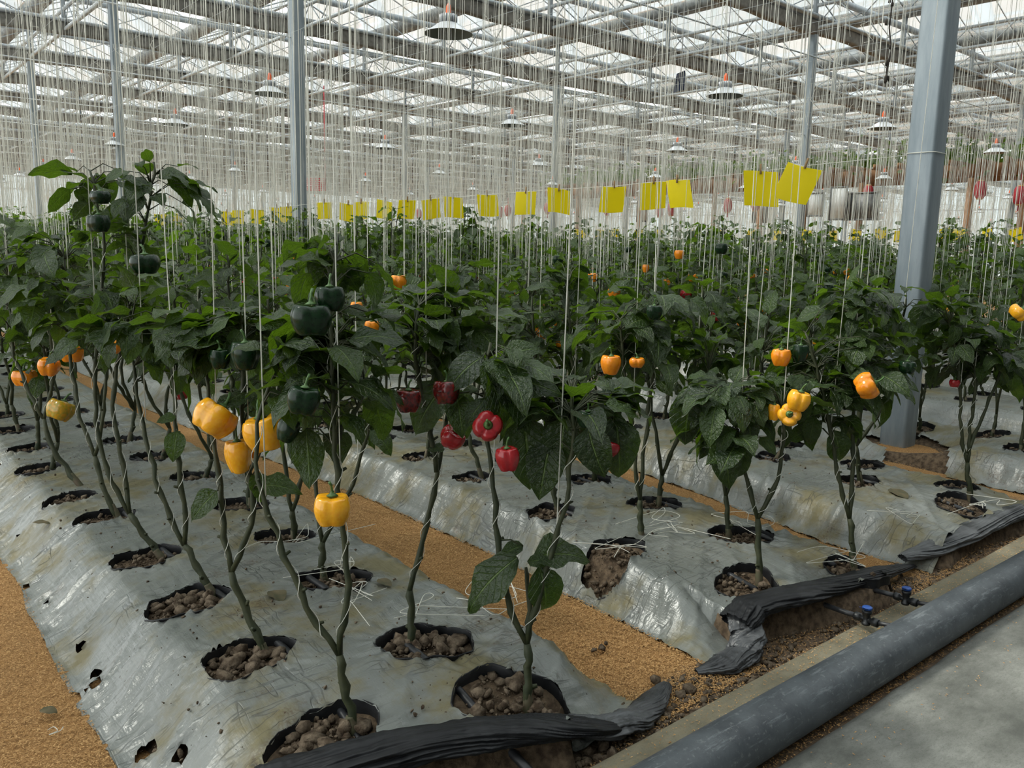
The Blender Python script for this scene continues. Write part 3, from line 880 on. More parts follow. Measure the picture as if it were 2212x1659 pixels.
# ------------------------------------------------------------------ greenhouse frame and roof
GZ = 7.15; TZ = 8.45; RZ = 9.42
X0, X1, Y0, Y1 = -9.0, 84.0, -8.0, 92.0
GIRX = [6.02 + 4.817 * i for i in range(-3, 17)]
GUTY = [2.75 + 4.9 * j for j in range(-2, 19)]
def rounded_profile(w, r, n=4):
    pts = []
    for cx_, cy_, a0 in ((w / 2 - r, w / 2 - r, 0), (-w / 2 + r, w / 2 - r, 90), (-w / 2 + r, -w / 2 + r, 180), (w / 2 - r, -w / 2 + r, 270)):
        for i in range(n + 1):
            a = math.radians(a0 + 90 * i / n); pts.append((cx_ + r * math.cos(a), cy_ + r * math.sin(a)))
    return np.array(pts)
def post_mesh(w, h):
    pr = rounded_profile(w, w * .12); n = len(pr)
    mb = MB()
    zs = [-.05, h]
    V = np.concatenate([np.column_stack([pr, np.full(n, z)]) for z in zs])
    j = np.arange(n); j2 = (j + 1) % n
    mb.add(V, np.stack([j, j2, n + j2, n + j], 1))
    return mb.mesh('post', M['galv'], smooth=False)
PM = post_mesh(.19, GZ + .05)
post_labels = {(0, 0): 'nearest galvanised steel post rising beside the right-hand beds', (0, 1): 'galvanised steel post left of centre with white strings tied along it',
               (0, 2): 'galvanised steel post behind the tall pepper plant at left', (0, 3): 'galvanised steel post nearest the left edge of the picture',
               (1, 1): 'galvanised steel post behind the largest yellow sticky card', (1, 2): 'galvanised steel post just right of the picture centre', (2, 1): 'galvanised steel post farthest right, behind the nearest post'}
for i, px_ in enumerate([6.02 + 14.45 * q for q in range(0, 5)]):
    for j, py_ in enumerate([2.75 + 9.8 * q for q in range(0, 9)]):
        if not in_view((px_, py_, 2), 60): continue
        o = link('greenhouse_post', PM); o.location = (px_, py_, 0)
        tag(o, post_labels.get((i, j), 'thin distant galvanised steel post, %s row from the left, %s back' % (nth(i + 1), nth(j + 1))), 'post', 'greenhouse posts', 'structure')
mbt = MB()
pr = rounded_profile(.2, .03); pr = np.vstack([pr, pr[:1]])
mbt.tube(np.column_stack([pr, np.full(len(pr), 2.07)]) + np.array([POST1[0], POST1[1], 0]), .003, 6)
tag(mbt.build('tie_ring', M['string'], smooth=True), 'white string tied round the nearest steel post', 'string')

def build_roof():
    roof = empty('ceiling', (0, 0, GZ)); tag(roof, 'glazed greenhouse roof of many ridged panes', 'roof', kind='structure')
    roof.location = (0, 0, 0)
    GX = [x for x in GIRX if X0 - 1 < x < X1]
    # gutters along the rows
    gm = MB()
    prof = np.array([(-.28, .14), (-.24, .14), (-.13, -.09), (.13, -.09), (.24, .14), (.28, .14), (.16, -.14), (-.16, -.14)])
    def extrude(mb, prof, a, b, axis):
        n = len(prof)
        if axis == 'y': V = np.concatenate([np.column_stack([prof[:, 0], np.full(n, t), prof[:, 1]]) for t in (a, b)])
        else: V = np.concatenate([np.column_stack([np.full(n, t), prof[:, 0], prof[:, 1]]) for t in (a, b)])
        j = np.arange(n); j2 = (j + 1) % n
        mb.add(V, np.stack([j, j2, n + j2, n + j], 1))
    extrude(gm, prof, Y0, Y1, 'y'); GM = gm.mesh('roof_gutter', M['gutter'])
    # lattice girder along the rows
    gmb = MB()
    gmb.bar((0, Y0, GZ), (0, Y1, GZ), .075, .075); gmb.bar((0, Y0, GZ + .55), (0, Y1, GZ + .55), .075, .075)
    GCH = gmb.mesh('chord', M['steel_lt'])
    gmb = MB(); y = GUTY[0]
    while y < Y1 - 1.3:
        gmb.bar((0, y, GZ), (0, y + .6125, GZ + .55), .022); gmb.bar((0, y + .6125, GZ + .55), (0, y + 1.225, GZ), .022); y += 1.225
    GBR = gmb.mesh('bracing', M['galv2'])
    gmb = MB()
    for y in GUTY: gmb.bar((0, y, GZ), (0, y, TZ), .10, .10)
    GST = gmb.mesh('stub_posts', M['galv2'])
    # ridge and glazing bars of one bay
    half = 4.817 / 2; rb = MB()
    rb.bar((half, Y0, RZ), (half, Y1, RZ), .07, .09)
    pane_y = 1.225
    y = GUTY[0]
    ys = []
    while y < Y1: ys.append(y); y += pane_y
    for y in ys:
        rb.bar((.15, y, TZ + .08), (half, y, RZ), .022, .035); rb.bar((2 * half - .15, y, TZ + .08), (half, y, RZ), .022, .035)
    RB = rb.mesh('glazing_bars', M['steel_lt'])
    for x in GX:
        g = empty('roof_girder', (x, 0, 0)); tag(g, '%s steel lattice roof girder from the left, running along the rows' % nth(GX.index(x) + 1), 'girder', 'roof girders', 'structure')
        link('chord', GCH, g); link('bracing', GBR, g); link('stub_post', GST, g)
        t = link('roof_gutter', GM, roof); t.location = (x, 0, TZ)
        b = link('glazing_bars', RB, roof); b.location = (x, 0, 0)
    # panes
    sl = [(.26, TZ + .10, half, RZ + .03), (half, RZ + .03, 2 * half - .26, TZ + .10)]
    PMs = []
    for (a, za, b, zb) in sl:
        mb = MB(); G = np.array([[(a, .02, za), (a, pane_y - .02, za)], [(b, .02, zb), (b, pane_y - .02, zb)]])
        mb.grid(G); PMs.append((G, mb.mesh('glass_pane', M['glass'])))
    cells = []
    for xi, x in enumerate(GX):
        for yi, y in enumerate(ys):
            for s in (0, 1):
                if s == 1 and (yi % 8) in (5, 6) and (xi * 3 + yi // 8) % 3 == 0: continue      # vents standing open
                c = (x + (.25 + .5 * s) * 4.817, y + .6, 8.95); px, py, d = proj(c)
                vis = d > 1 and -40 < px < W_PX + 40 and -30 < py < H_PX
                cells.append(((d if vis else 1e4 + abs(x) + abs(y)), x, y, s))
    cells.sort()
    for (d, x, y, s) in cells[:300]:
        o = link('glass_pane', PMs[s][1], roof); o.location = (x, y, 0)
    Vs, F, n = [], [], 0
    for (d, x, y, s) in cells[300:]:
        Vs.append(PMs[s][0].reshape(-1, 3) + np.array([x, y, 0])); F.append([n, n + 2, n + 3, n + 1]); n += 4
    o = link('glass_pane_field', mesh_np('glass_pane_field', np.concatenate(Vs), np.array(F), M['glass'], smooth=False), roof); tag(o, kind='stuff')
    # folded shade curtains and cross beams
    rs = np.random.RandomState(5)
    for j, y in enumerate(GUTY):
        n = 18; xs = np.linspace(X0, X1, 120)
        ang = np.arange(n + 1) * 2 * math.pi / n
        f = np.array([1 + .10 * np.sin(3 * ang + 1) + .08 * rs.rand(n + 1) for _ in range(1)])[0]
        G = []
        for i, x in enumerate(xs):
            sag = .03 * math.sin((x - 6.02) / 4.817 * 2 * math.pi) + .012 * rs.randn()
            ring = np.column_stack([np.full(n + 1, x), y + .14 * np.sign(np.cos(ang)) * np.abs(np.cos(ang)) ** .6 * f, GZ + .02 + sag + .165 * np.sign(np.sin(ang)) * np.abs(np.sin(ang)) ** .6 * f])
            ring[-1] = ring[0]; G.append(ring)
        root = empty('shade_curtain', (0, 0, 0)); tag(root, '%s folded grey-brown shade curtain under the roof, counting away from the viewer' % nth(j + 1), 'curtain', 'folded shade curtains', 'structure')
        mb = MB(); mb.grid(np.array(G)); mb.build('curtain_bundle', M['curtain'], root, smooth=True)
        mb = MB(); mb.bar((X0, y - .06, GZ + .235), (X1, y - .06, GZ + .235), .34, .07); mb.build('curtain_rail', M['galv2'], root)
        mb = MB(); mb.bar((X0, y, 8.02), (X1, y, 8.02), .12, .14)
        x = GX[0]
        while x < X1:
            mb.bar((x, y, 8.0), (x + 1.2, y, GZ + .3), .024); mb.bar((x + 1.2, y, GZ + .3), (x + 2.4085, y, 8.0), .024); x += 2.4085
        root2 = empty('cross_beam', (0, 0, 0)); tag(root2, '%s steel cross beam with zigzag bracing, counting away from the viewer' % nth(j + 1), 'beam', 'roof cross beams', 'structure')
        mb.build('beam_lattice', M['galv2'], root2)
build_roof()

def build_walls():
    for name, a, b in (('wall_back', (X0, Y1), (X1, Y1)), ('wall_right', (X1, -2), (X1, Y1))):
        a = np.array(a); b = np.array(b); L_ = np.linalg.norm(b - a); d = (b - a) / L_
        root = empty(name, (0, 0, 0)); tag(root, 'far translucent greenhouse wall with thin mullions', 'wall', kind='structure')
        n = int(L_ / 2.4)
        mb = MB(); mbs = MB()
        for i in range(n):
            p = a + d * (i * L_ / n); q = a + d * ((i + 1) * L_ / n)
            for z0, z1 in ((.3, 3), (3, 5.8), (5.8, 8.5)):
                mb.add([(p[0], p[1], z0), (q[0], q[1], z0), (q[0], q[1], z1), (p[0], p[1], z1)], [[0, 1, 2, 3]])
            mbs.bar((p[0], p[1], 0), (p[0], p[1], 8.5), .08)
        for z in (.15, 3, 5.8, 8.5): mbs.bar((a[0], a[1], z), (b[0], b[1], z), .1, .12 if z > 1 else .3)
        o = mb.build('wall_sheets', M['poly'], root); tag(o, kind='stuff')
        mbs.build('mullions', M['steel_lt'], root)
build_walls()

# ------------------------------------------------------------------ pendant lamps
def lamp_meshes():
    prof = [(.055, .118), (.09, .112), (.12, .095), (.16, .066), (.21, .034), (.255, .006), (.262, 0)]
    sh = MB(); sh.lathe(prof, 40); 
    ins = MB(); ins.lathe([(.258, .001), (.25, .005), (.205, .032), (.15, .06), (.10, .085), (.0, .09)], 40)
    hs = MB(); hs.lathe([(0, .11), (.075, .11), (.075, .195), (.06, .20), (0, .20)], 24)
    for i in range(20):
        a = i * math.pi / 10; hs.bar((.066 * math.cos(a), .066 * math.sin(a), .155), (.094 * math.cos(a), .094 * math.sin(a), .155), .006, .08, up=(0, 0, 1))
    cap = MB(); cap.lathe([(.031, .20), (.029, .24), (.027, .275), (.019, .295), (.012, .31), (0, .31)], 16)
    cb = MB(); cb.tube([(0, 0, .305), (.004, 0, 1.6), (0, 0, 3.42)], .005, 5)
    return [('lamp_shade', sh.mesh('lamp_shade', M['lampw'], True)), ('lamp_reflector', ins.mesh('lamp_reflector', M['lampdark'], True)), ('heat_sink', hs.mesh('heat_sink', M['lampsink'])), ('cap', cap.mesh('cap', M['orange'], True)), ('cable', cb.mesh('cable', M['cable'], True))]
LMS = lamp_meshes()
lamp_labels = {(0, 1): 'largest white pendant lamp with orange cap, top centre', (0, 2): 'white pendant lamp with orange cap partly behind the left steel post', (1, 1): 'white pendant lamp hanging upper right of centre, above the yellow cards',
               (0, 3): 'white pendant lamp hanging left of the left steel post', (2, 1): 'white pendant lamp just left of the nearest steel post', (0, 4): 'small white pendant lamp above the tall pepper plant at left', (1, 2): 'white pendant lamp right of the largest lamp and below it'}
for i in range(0, 12):
    seen = 0
    for j in range(0, 13):
        p = (5.40 + .16 * (j - 1) + 4.83 * i + R.uniform(-.05, .05), 2.75 + 4.9 * j + R.uniform(-.06, .06), 3.60 + R.uniform(-.04, .04))
        x, y, d = proj(p)
        if d < 1 or not (-60 < x < W_PX + 60) or y < -80 or d > 62: continue
        e = empty('pendant_lamp', p)
        seen += 1
        tag(e, lamp_labels.get((i, j), 'white pendant lamp, %s row from the left, %s in view counting away' % (nth(i + 1), nth(seen))), 'lamp', 'pendant lamps')
        pl = {nm: link(nm, me, e) for nm, me in LMS}
        pl['lamp_reflector'].parent = pl['lamp_shade']; pl['cap'].parent = pl['heat_sink']

# ------------------------------------------------------------------ pergola, lanterns and boards far at the right
PX_ = 26.0
def pergola():
    root = empty('pergola', (PX_, 20, 0)); tag(root, 'brown timber pergola overgrown with vines in the far right background', 'pergola')
    zt = float(onx(2200, 338, PX_)[2]); zb = float(onx(2200, 388, PX_)[2])
    o = np.array([PX_, 20, 0])
    ya = float(onx(1180, 440, PX_)[1]); yb = float(onx(2320, 350, PX_)[1])
    mb = MB(); mb.bar((0, ya - 20, (zt + zb) / 2), (0, yb - 20, (zt + zb) / 2), .14, (zt - zb) * .55); mb.build('beam', M['wood'], root)
    mb = MB(); mb.bar((1.8, ya - 20, (zt + zb) / 2), (1.8, yb - 20, (zt + zb) / 2), .14, (zt - zb) * .55); mb.build('beam', M['wood'], root)
    RMB = MB(); RMB.bar((-.5, 0, 0), (2.3, 0, 0), .06, .16); RM = RMB.mesh('rafter', M['wood'])
    y = min(ya, yb)
    while y < max(ya, yb):
        r = link('rafter', RM, root); r.location = (0, y - 20, zt - .1); y += .75
    pm = MB(); pm.tube([(0, 0, 0), (.01, 0, zb * .5), (0, 0, zb + .1)], [.12, .11, .10], 10); PMm = pm.mesh('pergola_post', M['wood'], True)
    for px in (1130, 1248, 1381, 1541, 1640, 1734, 1856, 1980, 2089, 2205):
        q = onx(px, 480, PX_)
        l = link('pergola_post', PMm, root); l.location = (0, q[1] - 20, 0)
    return zt, zb, ya, yb
ZT, ZB, PYA, PYB = pergola()
def lantern_meshes():
    b = MB(); n = 20; prof = []
    ang = np.arange(n * 2) * math.pi / n
    V = []
    zs = np.linspace(-.24, .24, 9)
    for z in zs:
        r = .155 * math.sqrt(max(.0, 1 - (z / .30) ** 2)) * (1 + .05 * np.cos(ang * 10)); V.append(np.stack([np.cos(ang) * r, np.sin(ang) * r, np.full(len(ang), z)], 1))
    V = np.array(V); V = np.concatenate([V, V[:, :1]], 1); b.grid(V)
    c = MB(); c.lathe([(0, .27), (.08, .27), (.09, .235), (0, .235)], 14); c.lathe([(0, -.235), (.09, -.235), (.08, -.27), (0, -.27)], 14)
    t = MB(); t.tube([(0, 0, -.27), (0, 0, -.42)], .018, 6); t.tube([(0, 0, .27), (0, 0, .6)], .006, 5)
    return [('lantern_body', b.mesh('lantern_body', M['lantern'], True)), ('lantern_cap', c.mesh('lantern_cap', M['gold'])), ('tassel', t.mesh('tassel', M['lantern']))]
LNM = lantern_meshes()
def pergola_vines():
    rr = random.Random(8); Vs, Fs, Us, Cs, n = [], [], [], [], 0
    for _ in range(2600):
        y = rr.uniform(min(PYA, PYB), max(PYA, PYB)); p = np.array([PX_ + rr.uniform(-.7, 2.2), y, ZT + .1 + abs(rr.gauss(0, .28)) - (.5 if rr.random() < .12 else 0)])
        V, F, UV = LEAF_LO[rr.randrange(12)]; d = np.array([rr.gauss(0, 1), rr.gauss(0, 1), rr.gauss(-.3, .6)])
        B = basis_from(d, np.array([rr.gauss(0, .5), rr.gauss(0, .5), 1.0])); Vs.append((V * rr.uniform(.14, .3)) @ B.T + p); Fs.append(F + n); Us.append(UV); Cs.append(np.full(len(V), rr.random())); n += len(V)
    tag(link('climbing_vines', mesh_np('climbing_vines', np.concatenate(Vs), np.concatenate(Fs), M['leaf'], True, np.concatenate(Us), np.concatenate(Cs))), 'green climbing vines spreading over the brown pergola', 'vines', kind='stuff')
lan_l = ['red paper lantern nearest the right edge of the picture', 'red paper lantern right of the nearest steel post', 'red paper lantern between the largest yellow card and the nearest steel post',
         'red paper lantern below the second largest yellow card', 'red paper lantern left of the largest pair of yellow cards']
for n, (px, py) in enumerate([(2202, 422), (2118, 410), (1875, 418), (1632, 440), (1572, 444)]):
    q = onx(px, py, PX_ - .35); e = empty('red_lantern', q); tag(e, lan_l[n], 'lantern', 'red lanterns')
    pl = {nm: link(nm, me, e) for nm, me in LNM}; pl['lantern_cap'].parent = pl['lantern_body']
for n, (px, py) in enumerate(((1450, 452), (1425, 455), (1312, 452), (1183, 450), (1097, 455), (1080, 458), (905, 462))):
    q = onx(px, py, PX_ - .35); e = empty('red_lantern', q); tag(e, 'small red paper lantern behind the strings, %s from the right of the pergola' % nth(n + 6), 'lantern', 'red lanterns')
    pl = {nm: link(nm, me, e) for nm, me in LNM}; pl['lantern_cap'].parent = pl['lantern_body']
def board(px0, px1, py0, py1, mt, x, label, thick=.04):
    a = onx(px0, py0, x); b = onx(px1, py1, x)
    root = empty('display_board', (x, (a[1] + b[1]) / 2, b[2])); tag(root, label, 'board')
    w = abs(a[1] - b[1]); h = a[2] - b[2]
    mb = MB(); mb.box((0, 0, h / 2), (thick, w, h)); mb.build('panel', M[mt], root)
    mb = MB()
    for s in (-1, 1): mb.box((0, s * w / 2, h / 2), (thick * 1.5, .05, h + .06))
    mb.box((0, 0, h), (thick * 1.5, w, .05)); mb.box((0, 0, 0), (thick * 1.5, w, .05)); mb.build('board_frame', M['board_k'], root)
    mb = MB()
    for s in (-1, 1): mb.bar((0, s * w * .4, 0), (0, s * w * .4, -b[2]), .05)
    mb.build('board_leg', M['galv2'], root)
board(1747, 1776, 418, 466, 'board_w', 25.2, 'narrow white display board under the largest yellow card')
board(1826, 1896, 418, 474, 'board_k', 25.2, 'dark display board left of the nearest steel post')
board(1797, 1824, 405, 474, 'board_w', 25.0, 'tall pale display board beside the dark board')
board(1628, 1655, 430, 480, 'board_k', 27, 'dark display board below the pair of yellow cards at right')
board(1378, 1398, 436, 478, 'board_w', 27, 'small pale display board beneath the middle yellow cards')
def red_sign():
    a = at(640, 383, 33); b = at(702, 413, 33)
    root = empty('red_sign', tuple((a + b) / 2)); tag(root, 'red slatted sign far behind the left steel post', 'sign')
    d = np.array([b[0] - a[0], b[1] - a[1]]); w = np.linalg.norm(d); rz = math.atan2(d[1], d[0]); h = a[2] - b[2]
    root.rotation_euler = (0, 0, rz)
    n = 7
    for i in range(n):
        mb = MB(); mb.box((0, 0, -h / 2 + (i + .5) * h / n), (w, .05, h / n * .68)); mb.build('slat', M['redsign'], root)
    mb = MB()
    for s in (-1, 1): mb.bar((s * w * .5, .03, -h / 2), (s * w * .5, .03, h / 2 + 3.5), .03)
    mb.build('hanger', M['redsign'], root)
red_sign()
def odd_bits():
    p = at(1150, 97, 30)
    root = empty('curtain_motor', tuple(p)); tag(root, 'blue curtain motor hung under the roof at top centre', 'motor')
    mb = MB(); mb.lathe([(0, -.22), (.10, -.22), (.13, -.18), (.13, .14), (.08, .2), (0, .2)], 16, axis='x'); mb.build('motor_body', M['blue'], root, True)
    mb = MB(); mb.box((.34, 0, 0), (.26, .24, .24)); mb.box((0, 0, -.2), (.3, .2, .16)); mb.build('gearbox', M['cloth'], root)
    p = at(1470, 176, 24); p = CAM + (p - CAM) * (17.45 / p[1])
    mb = MB(); n = 14; G = []
    for i in range(n):
        t = i / (n - 1); G.append([(x * (.8 + .5 * t), .05 * math.sin(x * 20 + t * 5) , .28 - .56 * t + .05 * math.sin(x * 9)) for x in np.linspace(-.16, .16, 9)])
    G = np.array(G); mb.grid(G); mb.grid(G[:, ::-1] + np.array([0, .03, 0])); mb.tube([(0, .02, .25), (0, .02, 8.02 - float(p[2]))], .012, 6)
    o = mb.build('hanging_cloth', M['cloth'], None, True); o.location = tuple(p); o.rotation_euler = (0, 0, -.7)
    tag(o, 'dark blue cloth hanging from the roof frame upper right', 'cloth')
    # dried vine
    pts = [at(1922, -60, 7), at(1928, 0, 7), at(1921, 60, 7), at(1925, 110, 7), at(1916, 150, 7), at(1914, 172, 7)]
    root = empty('dried_vine', tuple(pts[-1])); tag(root, 'blackened dried vine dangling left of the nearest steel post', 'vine')
    b = np.array(pts[-1])
    mb = MB(); mb.tube(np.array(pts) - b, [.004, .006, .006, .007, .009, .004], 6); mb.build('vine_stem', M['dry'], root, True)
    for px, py, s in ((1928, 10, .022), (1922, 2, .018), (1915, 50, .024), (1923, 102, .02), (1916, 136, .026), (1913, 170, .026), (1920, 168, .02)):
        mb = MB(); V, F = CLODS[(px + py) % 8]; mb.add(V * np.array([s * .7, s * .6, s * 1.4]) + (np.array(at(px, py, 7)) - b), F); mb.build('withered_leaf', M['dry'], root, True)
odd_bits()

# ------------------------------------------------------------------ pepper plants
def leaf_geom(nl, nw, seed, hero=True):
    rr = random.Random(seed)
    droop = rr.uniform(.2, .75); fold = rr.uniform(.05, .40); wid = rr.uniform(.27, .35)
    und = rr.uniform(.03, .075); ph = rr.uniform(0, 6); twist = rr.uniform(-.35, .35); curl = rr.uniform(-.1, .25)
    V, UV = [], []
    for i in range(nl + 1):
        t = i / nl
        w = wid * (math.sin(math.pi * min(1, t ** .72)) ** .85) * (1 - .10 * t) if 0 < t < 1 else (.012 if t == 0 else .002)
        a = droop * 2.2 * t                      # bend of the midrib
        y = (math.sin(a) / max(1e-4, droop * 2.2)) if droop > .01 else t
        z = -(1 - math.cos(a)) / max(1e-4, droop * 2.2)
        for j in range(nw + 1):
            s = -1 + 2 * j / nw
            x = s * w
            zz = z + fold * abs(x) * (1 - .6 * t) - curl * x * x * 2 + und * math.sin(t * 13 + ph + s * 1.2) * abs(s) ** 1.5
            tw = twist * t
            V.append((x * math.cos(tw) - (zz - z) * math.sin(tw), y, z + x * math.sin(tw) + (zz - z) * math.cos(tw)))
            UV.append((.5 + .5 * s, t))
    F = []
    for i in range(nl):
        for j in range(nw):
            a = i * (nw + 1) + j; F.append((a, a + 1, a + nw + 2, a + nw + 1))
    return np.array(V), np.array(F), np.array(UV)
LEAF_HI = [leaf_geom(8, 6, s) for s in range(12)]
LEAF_LO = [leaf_geom(4, 2, s) for s in range(12)]
LEAF_MESH = [mesh_np('leaf', V, F, M['leaf'], True, UV) for V, F, UV in LEAF_HI]

def basis_from(d, up):
    d = d / np.linalg.norm(d)
    x = np.cross(d, up); n = np.linalg.norm(x)
    if n < 1e-4: x = np.array([1., 0, 0])
    else: x /= n
    z = np.cross(x, d)
    return np.column_stack([x, d, z])

def smooth_line(pts, n=None, jit=0, rr=None):
    P = np.array(pts, float)
    n = n or max(6, 4 * len(P))
    seg = np.r_[0, np.cumsum(np.linalg.norm(np.diff(P, axis=0), axis=1))]
    t = np.linspace(0, seg[-1], n)
    Q = np.stack([np.interp(t, seg, P[:, i]) for i in range(3)], 1)
    for _ in range(2): Q[1:-1] = (Q[:-2] + 2 * Q[1:-1] + Q[2:]) / 4
    if jit and rr:
        Q[1:-1] += np.array([[rr.gauss(0, jit) for _ in range(3)] for _ in range(n - 2)])
    return Q

class Plant:
    """stems and leaves of one plant, in coordinates relative to the base"""
    def __init__(s, rr): s.rr = rr; s.stem = MB(); s.wood = MB(); s.leaves = []; s.lines = []
    def add_stem(s, pts, r0, r1, woody=False, knots=True):
        Q = smooth_line(pts, max(8, int(np.linalg.norm(np.diff(np.array(pts), axis=0), axis=1).sum() / .045)), .0034, s.rr)
        n = len(Q); r = np.linspace(r0, r1, n)
        if knots:
            for i in range(2, n - 1, 2): r[i] *= s.rr.uniform(1.15, 1.5)
        (s.wood if woody else s.stem).tube(Q, r, 7)
        if knots:
            for i in range(2, n - 2, 2):                                    # stubs of cut leaf stalks
                if s.rr.random() < .55:
                    d = np.array([s.rr.gauss(0, 1), s.rr.gauss(0, 1), .5]); d /= np.linalg.norm(d)
                    s.stem.tube([Q[i], Q[i] + d * (r[i] + s.rr.uniform(.006, .016))], [r[i] * .6, r[i] * .4], 5)
        s.lines.append(Q)
        return Q
    def add_head(s, c, rad, n, size, top_bias=0.0):
        rr = s.rr
        allp = np.concatenate(s.lines)
        c = np.array(c); rad = np.array(rad)
        for _ in range(n):
            v = np.array([rr.gauss(0, 1), rr.gauss(0, 1), rr.gauss(0, 1)]); v /= np.linalg.norm(v)
            q = v * (rr.random() ** .45)
            p = c + q * rad
            dd = np.linalg.norm(allp - p + np.array([0, 0, .03]), axis=1)
            k = int(np.argmin(dd)); a = allp[k]
            gap = p - a
            L_ = np.linalg.norm(gap)
            out = gap.copy(); out[2] *= .35
            if np.linalg.norm(out) < .02: out = np.array([rr.gauss(0, 1), rr.gauss(0, 1), .1])
            out /= np.linalg.norm(out)
            out = out + np.array([rr.gauss(0, .35), rr.gauss(0, .35), rr.uniform(-.75, .35) + .4 * q[2]])
            out /= np.linalg.norm(out)
            if L_ > .015:
                mid = a + gap * .5 + np.array([0, 0, .012 + .1 * L_])
                s.stem.tube([a, mid, p], [.0026, .0019, .0015], 4, cap=False)
            up = np.array([rr.gauss(0, .35), rr.gauss(0, .35), 1.0])
            sz = size * rr.uniform(.55, 1.2)
            hi = (q[2] + 1) / 2
            if hi > .8: sz *= .75
            s.leaves.append((p, basis_from(out, up), sz, min(1.0, max(0, (hi - .55) * 1.1 * rr.random() + (.25 if rr.random() < .12 else 0) + top_bias))))
    def one_leaf(s, base, tip, wscale=1.0, up=(0, 0, 1), tint=.1):
        b = np.array(base); d = np.array(tip) - b; L_ = np.linalg.norm(d)
        s.leaves.append((b, basis_from(d, np.array(up, float)), L_ * 1.28, tint))
    def build(s, root, separate):
        if s.stem.n: s.stem.build('stem', M['stem'], root, True)
        if s.wood.n: s.wood.build('woody_base', M['woodstem'], root, True)
        if separate:
            for (p, B, sz, tint) in s.leaves:
                o = bpy.data.objects.new('leaf', LEAF_MESH[s.rr.randrange(12)])
                m = Matrix([[B[0, 0] * sz, B[0, 1] * sz, B[0, 2] * sz, p[0]], [B[1, 0] * sz, B[1, 1] * sz, B[1, 2] * sz, p[1]], [B[2, 0] * sz, B[2, 1] * sz, B[2, 2] * sz, p[2]], [0, 0, 0, 1]])
                o.parent = root; o.matrix_basis = m; o['young'] = float(tint)
                COL.objects.link(o)
    def foliage(s, lo=True):
        L = LEAF_LO if lo else LEAF_HI
        Vs, Fs, Us, Cs, n = [], [], [], [], 0
        for (p, B, sz, tint) in s.leaves:
            V, F, UV = L[s.rr.randrange(12)]
            Vs.append((V * sz) @ B.T + p); Fs.append(F + n); Us.append(UV); Cs.append(np.full(len(V), tint + .3 * s.rr.random())); n += len(V)
        return np.concatenate(Vs), np.concatenate(Fs), np.concatenate(Us), np.concatenate(Cs)

STRINGS = []                                               # (bottom, top, radius)
WIRE_Z = 4.5
def bed_z_at(x, y):
    for k in range(0, 12):
        if abs(x - BX[k]) < .8:
            l, r = bed_edges(k, y); u = (x - (l + r) / 2) / ((r - l) / 2)
            return float(bed_top(k, np.clip(u, -1, 1), x, max(y, float(bed_front(k, x)))))
    return .15

pergola_vines()
